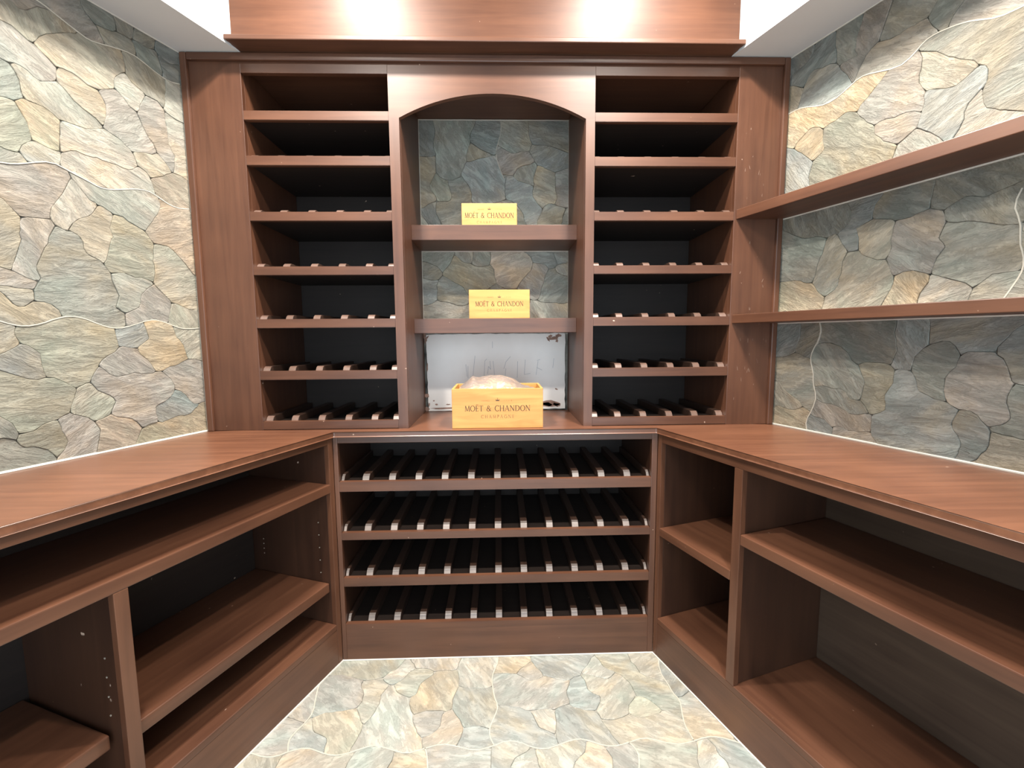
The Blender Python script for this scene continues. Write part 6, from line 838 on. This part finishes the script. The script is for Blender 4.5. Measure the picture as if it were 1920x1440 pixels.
# ================================================================== LOW CENTRE RACK
B = empty('low_wine_rack', (0, 0, 0))
tag(B, 'low dark wood rack with four rows of bottle slats under the middle of the worktop', 'wine rack')
ZU = 0.8945
box('stile', WZ, -0.6275, -0.611, 0, .02, 0, ZU, B); box('stile', WZ, 0.5745, 0.596, 0, .02, 0, ZU, B)
box('top_rail', WX, -0.611, 0.5745, 0, .02, 0.868, ZU, B)
box('kick_board', WX, -0.611, 0.5745, 0.0005, .02, 0, 0.148, B)
box('side_panel', MZ, -0.6275, -0.612, .02, .44, 0, ZU, B, 0.0008); box('side_panel', MZ, 0.5755, 0.591, .02, .44, 0, ZU, B, 0.0008)
box('back_panel', DX, -0.612, 0.5755, .425, .44, 0, ZU, B, 0.0008)
XSB = [-0.6045] + [-0.5180+0.1006*k for k in range(11)] + [0.5680]
for z0, z1 in ((.681, .720), (.491, .520), (.304, .339), (.126, .1515)):
    rack_shelf(B, -0.611, 0.5745, 0, .424, z0, z1, me_b, XSB, 0.0215, 0.012)

# ================================================================== SIDE CABINETS
def cab(name, org, ang, sgn, label):
    c = empty(name, org, ang); tag(c, label, 'cabinet')
    def f(nm, m, t0, t1, d0, d1, z0, z1, bev=0.0016, parent=None, seg=2):
        return box(nm, m, sgn*t0, sgn*t1, d0, d1, z0, z1, parent or c, bev, seg)
    return c, f
LC, lb = cab('low_cabinet', FLp, math.pi/2-AL, -1, 'long low dark wood cabinet along the left wall with one long shelf and open bays')
lb('stile', WZ, 0.0005, .024, 0, .02, 0, ZU)
lb('top_rail', WX, .024, RUN, 0, .02, .868, ZU)
lb('long_shelf', WX, .0235, RUN-.02, 0, .395, .685, .718, .003)
lb('divider', WZ, .697, .728, 0, .02, .165, .685); lb('divider_panel', MZ, .702, .723, .0201, .395, .165, .685)
lb('end_panel', MZ, .0015, .0225, .0205, .40, .0, ZU); lb('end_panel', MZ, RUN-.02, RUN, .0, .40, 0, ZU)
lb('back_panel', DX, .0235, RUN-.021, .396, .405, .10, ZU)
lb('adjustable_shelf', WX, .0240, .7015, .026, .394, .292, .328, .004)
lb('adjustable_shelf', WX, .735, RUN-.022, .052, .394, .292, .328, .004)
lb('bottom_deck', WX, .024, RUN-.02, .0, .395, .143, .165, .003)
lb('kick_board', WX, .024, RUN, 0.0005, .02, 0, .143)
def pins(parent, pts, sgn, t):
    bm = bmesh.new()
    for d, z in pts:
        bmesh.ops.create_cone(bm, cap_ends=True, segments=8, radius1=.0022, radius2=.0022, depth=.0016,
                              matrix=Matrix.Translation((sgn*t, d, z)) @ Matrix.Rotation(math.pi/2, 4, 'Y'))
    link('shelf_pin_holes', mesh_of(bm, 'shelf_pin_holes'), PINDOT, parent)
pins(LC, [(.065, z) for z in (.563, .514, .464, .414, .364)] + [(.343, z) for z in (.42, .44, .46, .40)], -1, .0230)
pins(LC, [(.062, z) for z in (.512, .464, .414, .366)], -1, .7236)

RC, rb = cab('low_cabinet', FRp, -(math.pi/2-AR), 1, 'low dark wood cabinet along the right wall, a narrow bay and a wide shelved bay')
rb('stile', WZ, 0.0005, .022, 0, .02, 0, ZU)
rb('top_rail', WX, .022, RUN, 0, .02, .858, ZU)
rb('divider', WZ, .366, .397, 0, .02, .16, .858); rb('divider_panel', MZ, .370, .393, .0201, .372, .16, ZU)
rb('short_shelf', WX, .0215, .3655, 0, .372, .494, .526, .003)
rb('long_shelf', WX, .3975, RUN-.02, 0, .372, .624, .657, .003)
rb('end_panel', MZ, .0015, .0205, .0205, .378, 0, ZU); rb('end_panel', MZ, RUN-.02, RUN, 0, .378, 0, ZU)
rb('back_panel', MX, .0215, RUN-.021, .374, .383, .10, ZU)
rb('bottom_deck', WX, .022, RUN-.02, 0, .373, .138, .160, .003)
rb('kick_board', WX, .022, RUN, 0.0005, .02, 0, .138)

# ================================================================== WORKTOP
def off_pt(F, n, d, o, y):
    b = F + n*o; return b + d*((y-b.y)/d.y)
OV = 0.012
cl = off_pt(FLp, nL, dL, OV, -OV); cr = off_pt(FRp, nR, dR, OV, -OV)
tp = [cl, cr, FRp+nR*OV+dR*RUN]
e = FRp+nR*OV+dR*RUN; w = WRp; tp.append(w+dR*((e-w).dot(dR)))
tp += [WRp+dR*.004, Vector((.886, YT+.005, 0)), Vector((.886, YB-.004, 0)), Vector((-.911, YB-.004, 0)), Vector((-.911, YT+.005, 0)), WLp+dL*.004]
e = FLp+nL*OV+dL*RUN; w = WLp; tp += [w+dL*((e-w).dot(dL)), e]
T = prism('worktop', WT, [(p.x, p.y) for p in tp], ZU, ZC, None, 0.0045, 3)
tag(T, 'U-shaped red brown wooden worktop with a rounded edge running over the low cabinets', 'countertop')

# ================================================================== SHELVES ON THE RIGHT WALL
def wall_shelf(z0, z1, label):
    D = 0.164
    q = WRp + nR*D; t = (YT-.0005-q.y)/dR.y; a = q + dR*t
    w0 = WRp - nR*.001; t0 = (YT-.0005-w0.y)/dR.y; w0 = w0 + dR*t0
    pts = [w0, a, q+dR*1.9, WRp-nR*.001+dR*1.9]
    org = a
    o = prism('wall_shelf', WSH, [((p-org).dot(dR), (p-org).dot(-nR)) for p in pts], z0-z0, z1-z0, None, 0.002)
    o.location = (org.x, org.y, z0); o.rotation_euler = (0, 0, -(math.pi/2-AR))
    return tag(o, label, 'shelf', 'shelves on the right stone wall')
WSH = WX
wall_shelf(1.685, 1.720, 'upper of the two dark wood shelves on the right stone wall')
wall_shelf(1.303, 1.336, 'lower of the two dark wood shelves on the right stone wall, nearer the worktop')

# ================================================================== LETTERING
def L_(x0, y0, x1, y1, w): return [((x0, y0), (x1, y1), w, w)]
def A_(cx, cy, rx, ry, a0, a1, wt, ws, n=22):
    out = []
    for i in range(n):
        p, q = (math.radians(a0+(a1-a0)*k/n) for k in (i, i+1))
        f = lambda t: wt+(ws-wt)*abs(math.cos(t))**1.3
        out.append(((cx+rx*math.cos(p), cy+ry*math.sin(p)), (cx+rx*math.cos(q), cy+ry*math.sin(q)), f(p), f(q)))
    return out
TH, TN, SE = .125, .055, .05
def serif(x, y, w=.22): return L_(x-w/2, y, x+w/2, y, SE)
def glyph(c):
    e = .025
    if c == 'M': return 1.02, L_(.10, e, .16, 1, TN)+L_(.16, .97, .50, .05, TH)+L_(.50, .05, .84, .97, TN)+L_(.85, 1, .91, e, TH)+serif(.10, e)+serif(.91, e)
    if c == 'O': return 1.02, A_(.51, .5, .43, .485, 0, 360, .05, .125, 40)
    if c in 'EË':
        g = L_(.16, e, .16, 1-e, TH)+L_(.06, 1-e, .58, 1-e, SE)+L_(.16, .52, .50, .52, SE)+L_(.06, e, .60, e, SE)+L_(.58, .97, .58, .84, SE)+L_(.60, .03, .60, .16, SE)+L_(.49, .42, .49, .62, SE)
        if c == 'Ë': g += L_(.20, 1.18, .30, 1.18, .11)+L_(.44, 1.18, .54, 1.18, .11)
        return .70, g
    if c == 'T': return .82, L_(.41, e, .41, 1-e, TH)+L_(.04, 1-e, .78, 1-e, SE)+L_(.05, .98, .05, .82, SE)+L_(.77, .98, .77, .82, SE)+serif(.41, e, .26)
    if c == '&': return .98, A_(.40, .76, .17, .21, -40, 240, .05, .10)+L_(.27, .62, .86, .02, .115)+A_(.36, .27, .29, .26, 95, 330, .05, .12)+L_(.60, .14, .80, .50, TN)+L_(.70, .50, .92, .50, SE)
    if c == 'C': return .92, A_(.53, .5, .45, .485, 42, 318, .05, .125, 34)+L_(.86, .80, .86, .98, SE)
    if c == 'H': return 1.0, L_(.18, e, .18, 1-e, TH)+L_(.82, e, .82, 1-e, TH)+L_(.18, .52, .82, .52, SE)+serif(.18, e)+serif(.18, 1-e)+serif(.82, e)+serif(.82, 1-e)
    if c == 'A': return .96, L_(.10, e, .46, 1, TN)+L_(.46, 1, .84, e, TH)+L_(.24, .34, .70, .34, SE)+serif(.10, e, .2)+serif(.84, e, .24)
    if c == 'N': return 1.0, L_(.16, e, .16, 1-e, TN)+L_(.16, 1, .84, .02, TH)+L_(.84, .02, .84, 1-e, TN)+serif(.16, e)+serif(.10, 1-e, .16)+serif(.84, 1-e)
    if c == 'D': return 1.0, L_(.18, e, .18, 1-e, TH)+A_(.40, .5, .50, .475, -90, 90, .05, .125, 24)+L_(.06, 1-e, .42, 1-e, SE)+L_(.06, e, .42, e, SE)
    if c == 'P': return .72, L_(.18, e, .18, 1-e, TH)+A_(.34, .73, .28, .245, -90, 90, .05, .12)+L_(.06, 1-e, .36, 1-e, SE)+L_(.18, .485, .36, .485, SE)+serif(.18, e)
    if c == 'G': return 1.0, A_(.53, .5, .45, .485, 42, 345, .05, .125, 34)+L_(.92, .10, .92, .45, .1)+L_(.76, .45, 1.0, .45, SE)
    if c == 'F': return .64, L_(.16, e, .16, 1-e, TH)+L_(.06, 1-e, .56, 1-e, SE)+L_(.16, .52, .48, .52, SE)+serif(.16, e)
    if c == 'R': return .80, L_(.18, e, .18, 1-e, TH)+A_(.34, .74, .26, .235, -90, 90, .05, .12)+L_(.06, 1-e, .36, 1-e, SE)+L_(.18, .5, .36, .5, SE)+L_(.36, .5, .76, e, TH)+serif(.18, e)
    if c == '1': return .50, L_(.28, e, .28, 1, TH)+L_(.14, .84, .28, 1, SE)
    if c == '7': return .70, L_(.10, .96, .62, .96, .08)+L_(.62, .96, .26, .02, TH)
    if c == '4': return .76, L_(.52, .02, .52, 1, TH)+L_(.06, .28, .52, 1, SE)+L_(.06, .28, .70, .28, SE)
    if c == '3': return .70, A_(.32, .74, .24, .24, -90, 150, .06, .11)+A_(.32, .27, .27, .26, -150, 90, .06, .11)
    return .55, []
def text_bm(bm, s, xc, z0, width, h, y, track):
    adv = []; x = 0
    for c in s:
        a, g = glyph(c); adv.append((x, g)); x += a+track
    x -= track; k = width/x
    for ox, g in adv:
        for (p, q, wp, wq) in g:
            P = Vector((xc-width/2+(ox+p[0])*k, z0+p[1]*h)); Q = Vector((xc-width/2+(ox+q[0])*k, z0+q[1]*h))
            d = Q-P
            if d.length < 1e-7: continue
            d.normalize(); s_ = Vector((-d.y, d.x)); wa, wb_ = wp*h/2, wq*h/2
            P2, Q2 = P-d*0.0001, Q+d*0.0001
            vs = [bm.verts.new((v.x, y, v.y)) for v in (P2-s_*wa, Q2-s_*wb_, Q2+s_*wb_, P2+s_*wa)]
            bm.faces.new(vs)
def crown_bm(bm, xc, z0, w, y):
    h = w*.75; P = [(-.5, .42), (-.42, 0), (.42, 0), (.5, .42), (.24, .26), (.13, .52), (0, .30), (-.13, .52), (-.24, .26)]
    vs = [bm.verts.new((xc+a*w, y, z0+b*h)) for a, b in P]
    bm.faces.new([vs[0], vs[1], vs[8]]); bm.faces.new([vs[1], vs[2], vs[4], vs[6], vs[8]]); bm.faces.new([vs[2], vs[3], vs[4]])
    bm.faces.new([vs[8], vs[6], vs[7]]); bm.faces.new([vs[6], vs[4], vs[5]])
    for dx, dz, r in ((0, .86, .09), (-.5, .52, .06), (.5, .52, .06), (0, .62, .06)):
        q = [bm.verts.new((xc+dx*w+math.cos(t*math.pi/4)*r*w, y, z0+dz*h+math.sin(t*math.pi/4)*r*w)) for t in range(8)]; bm.faces.new(q)
def lettering(parent, name, fn, m):
    bm = bmesh.new(); fn(bm)
    bmesh.ops.recalc_face_normals(bm, faces=bm.faces[:])
    return link(name, mesh_of(bm, name), m, parent)

# ================================================================== CRATES
def crate(x0, x1, y0, y1, z0, z1, label, open_top, tx, moet, champ, crest, fr_, tilt=0.0):
    """origin at the middle of the front lower edge"""
    c = empty('wooden_crate', ((x0+x1)/2, y0, z0), tilt); tag(c, label, 'wooden box', 'printed champagne crates in the niche')
    w = (x1-x0)/2; d = y1-y0; h = z1-z0; t = .009
    box('front_panel', PINE, -w, w, 0, t, 0, h, c, .0015)
    box('back_panel', PINE, -w, w, d-t, d, 0, h, c, .0015)
    box('side_panel', PINE, -w, -w+t, t, d-t, 0, h, c, .0012); box('side_panel', PINE, w-t, w, t, d-t, 0, h, c, .0012)
    box('base_panel', PINE, -w+t, w-t, t, d-t, .001, t, c, .0008)
    if not open_top: box('lid', PINE, -w+t, w-t, t, d-t, h-t, h-.001, c, .0008)
    y = -0.0005; (mw, mz, mh), (cw, cz, ch), (kw, kz), (fx, fw, fz, fh, dx, dw) = moet, champ, crest, fr_
    lettering(c, 'maker_lettering', lambda bm: text_bm(bm, 'MOËT & CHANDON', tx, mz, mw, mh, y, .06), INK)
    lettering(c, 'wine_lettering', lambda bm: text_bm(bm, 'CHAMPAGNE', tx, cz, cw, ch, y, .42), INK2)
    lettering(c, 'crown_emblem', lambda bm: crown_bm(bm, tx, kz, kw, y), INK)
    lettering(c, 'small_lettering', lambda bm: (text_bm(bm, 'FRANCE', tx-fx, fz, fw, fh, y, .12), text_bm(bm, '1743', tx+dx, fz, dw, fh, y, .7)), INK2)
    return c
crate(-.183, .160, .014, .216, ZC+.0005, 1.0662, 'largest pale wooden champagne crate, open and holding plastic, standing on the worktop', True, .0, (.247, .0655, .0212), (.125, .0390, .0118), (.0150, .1040), (.0440, .030, .1030, .0046, .0385, .031))
crate(-.1255, .1245, .215, .405, 1.3352, 1.4520, 'medium pale wooden champagne crate on the lower niche shelf', False, .0, (.198, .0500, .0195), (.102, .0285, .0100), (.0125, .0850), (.0370, .026, .0845, .0040, .0330, .025))
crate(-.149, .074, .215, .395, 1.7072, 1.7950, 'smallest pale wooden champagne crate on the upper niche shelf under the arch', False, .0, (.198, .0300, .0205), (.102, .0090, .0092), (.0125, .0620), (.0340, .026, .0615, .0040, .0360, .025))

# crumpled plastic lying in the open crate and standing up above its rim
bm = bmesh.new(); nx, ny = 34, 22; grid = []
from mathutils import noise as NZ
def top_profile(u):     # height above the rim along the width
    pts = [(0, .0), (.10, .030), (.17, .046), (.24, .040), (.40, .049), (.56, .051), (.68, .038), (.80, .016), (.90, .004), (1, -.004)]
    for (a, p), (b, q) in zip(pts, pts[1:]):
        if a <= u <= b: return p+(q-p)*(u-a)/(b-a)
    return 0
for j in range(ny+1):
    row = []
    for i in range(nx+1):
        u, v = i/nx, j/ny
        x = -.162+.300*u; y = .026+.176*v
        ridge = math.sin(math.pi*min(1, max(0, v)))**0.7
        z = 1.040 + (top_profile(u)+.018)*ridge
        p = Vector((x*26, y*26, 3.1)); z += .007*NZ.noise(p)+.004*abs(NZ.noise(p*2.3)); x += .003*NZ.noise(p+Vector((9, 0, 0)))
        row.append(bm.verts.new((x, y-.014, z-ZC)))
    grid.append(row)
for j in range(ny):
    for i in range(nx): bm.faces.new((grid[j][i], grid[j][i+1], grid[j+1][i+1], grid[j+1][i]))
pf = link('plastic_sheet', mesh_of(bm, 'plastic_sheet'), FILM); pf.location = (0, .014, ZC)
tag(pf, 'crumpled clear plastic sheet sticking out of the open crate on the worktop', 'plastic sheet')

# ================================================================== GREY-WHITE BOARD AT THE BACK OF THE NICHE
bo = empty('backing_board', (-0.017, YB-.012, ZC)); tag(bo, 'grey white board with brown stains closing the back of the niche behind the open crate', 'board')
bm = bmesh.new(); random.seed(11)
out = []
bx0, bx1, bz0, bz1 = -.318, .319, .0015, .3595
def edge(p, q, n, amp):
    for i in range(n):
        s = i/n; yield (p[0]+(q[0]-p[0])*s+random.uniform(-amp, amp), p[1]+(q[1]-p[1])*s+random.uniform(-amp, amp))
for a, b, n in (((bx0, bz0), (bx1, bz0+.006), 26), ((bx1, bz0+.006), (bx1+.001, bz1), 16), ((bx1+.001, bz1), (bx0-.004, bz1-.002), 26), ((bx0-.004, bz1-.002), (bx0, bz0), 16)):
    out += list(edge(a, b, n, .0016))
f1 = [bm.verts.new((x, 0, max(z, .0008))) for x, z in out]; f2 = [bm.verts.new((x, .010, max(z, .0008))) for x, z in out]
bm.faces.new(f1); bm.faces.new(f2[::-1])
for i in range(len(out)):
    j = (i+1) % len(out); bm.faces.new((f1[j], f1[i], f2[i], f2[j]))
bmesh.ops.recalc_face_normals(bm, faces=bm.faces[:])
link('panel', mesh_of(bm, 'panel'), BOARD, bo)
def blob(bm, x, z, rx, rz, rot=0.0, n=13, y=-.0007):
    vs = []
    for k in range(n):
        a = 2*math.pi*k/n; r = random.uniform(.55, 1.15); px, pz = rx*r*math.cos(a), rz*r*math.sin(a)
        vs.append(bm.verts.new((x+px*math.cos(rot)-pz*math.sin(rot), y, max(.002, z+px*math.sin(rot)+pz*math.cos(rot)))))
    bm.faces.new(vs)
def px2b(x, z_): return ((x-940)*.002377+.0035, (770-z_)*.002487)      # board measure
for x, z_, rx, rz, ro in ((799, 627, .007, .006, 0), (802, 634, .004, .010, .4), (806, 631, .008, .003, .7), (801, 640, .003, .006, 0), (1044, 631, .007, .006, .3), (1052, 635, .018, .007, .1),
        (1059, 630, .012, .007, 0), (1040, 637, .004, .009, .5), (1057, 640, .005, .004, 0), (802, 740, .007, .007, 0), (802, 766, .008, .008, 0), (806, 757, .003, .007, 0), (820, 757, .005, .003, 0),
        (836, 764, .045, .003, .02), (843, 757, .008, .002, 0), (804, 687, .0025, .016, 0), (1056, 730, .006, .003, -.5), (1043, 757, .040, .012, 0), (1030, 759, .028, .008, 0), (1058, 760, .016, .007, -.2), (815, 750, .003, .003, 0)):
    X, Z = px2b(x, z_); bm = bmesh.new(); blob(bm, X, Z, rx*1.45, rz*1.5, ro)
    bmesh.ops.recalc_face_normals(bm, faces=bm.faces[:]); link('glue_stain', mesh_of(bm, 'glue_stain'), STAIN, bo, label='brown glue stain')
bm = bmesh.new()
for seg in (((897, 666), (892, 708)), ((879, 682), (881, 705)), ((883, 685), (883, 708)), ((914, 706), (916, 676), (920, 672)), ((921, 700), (923, 686), (927, 692), (926, 676)), ((932, 676), (935, 705)),
        ((966, 668), (957, 678), (953, 691)), ((957, 690), (955, 706)), ((980, 677), (979, 708)), ((995, 674), (993, 702), (1005, 700)), ((1020, 677), (1016, 703)), ((1018, 676), (1024, 674)), ((1017, 689), (1028, 694)), ((1051, 672), (1049, 690)), ((931, 640), (931, 652))):
    for a, b in zip(seg, seg[1:]):
        A, Bq = Vector(px2b(*a)), Vector(px2b(*b)); d = (Bq-A).normalized(); s_ = Vector((-d.y, d.x))*.0009
        bm.faces.new([bm.verts.new((v.x, -.0006, v.y)) for v in (A-s_, Bq-s_, Bq+s_, A+s_)])
bmesh.ops.recalc_face_normals(bm, faces=bm.faces[:])
link('pencil_marks', mesh_of(bm, 'pencil_marks'), PENCIL, bo, label='faint grey hand-drawn letter strokes')

# ================================================================== RECESSED DOWNLIGHTS
def emis():
    m, nt, b, N, L = mat('lit_lens'); b.inputs['Base Color'].default_value = (1, 1, 1, 1)
    b.inputs['Emission Color'].default_value = (*LAMP_COL, 1); b.inputs['Emission Strength'].default_value = 12
    return m
LENS = emis()
for i, ((x, y), lab) in enumerate(zip(LAMPS, ('recessed round downlight, far left, before the cornice', 'recessed round downlight, far right, before the cornice', 'recessed round downlight, near left, over the floor', 'recessed round downlight, near right, over the floor'))):
    t = empty('ceiling_downlight', (x, y, ZK)); tag(t, lab, 'ceiling light', 'downlights in the tray ceiling')
    bm = bmesh.new(); R0, R1, n = .052, .068, 32
    ring = []
    for k in range(n):
        a = 2*math.pi*k/n; c, s_ = math.cos(a), math.sin(a)
        ring.append([bm.verts.new((R0*c, R0*s_, -.0005)), bm.verts.new((R0*c, R0*s_, -.006)), bm.verts.new((R1*c, R1*s_, -.004)), bm.verts.new((R1*c, R1*s_, -.0005))])
    for k in range(n):
        for q in range(4): bm.faces.new((ring[k][q], ring[(k+1) % n][q], ring[(k+1) % n][(q+1) % 4], ring[k][(q+1) % 4]))
    bmesh.ops.recalc_face_normals(bm, faces=bm.faces[:])
    link('trim_ring', mesh_of(bm, 'trim_ring'), TRIMW, t)
    bm = bmesh.new(); bmesh.ops.create_circle(bm, cap_ends=True, segments=32, radius=.051, matrix=Matrix.Translation((0, 0, -.002)))
    link('lens', mesh_of(bm, 'lens'), LENS, t)
    ld = bpy.data.lights.new('lamp', 'AREA'); ld.shape = 'DISK'; ld.size = .10; ld.energy = LAMP_W*LAMP_K[i]; ld.spread = math.radians(LAMP_SPREAD[i]); ld.color = LAMP_COL
    lo = bpy.data.objects.new('lamp', ld); COL.objects.link(lo); lo.parent = t; lo.location = (0, 0, -.008)
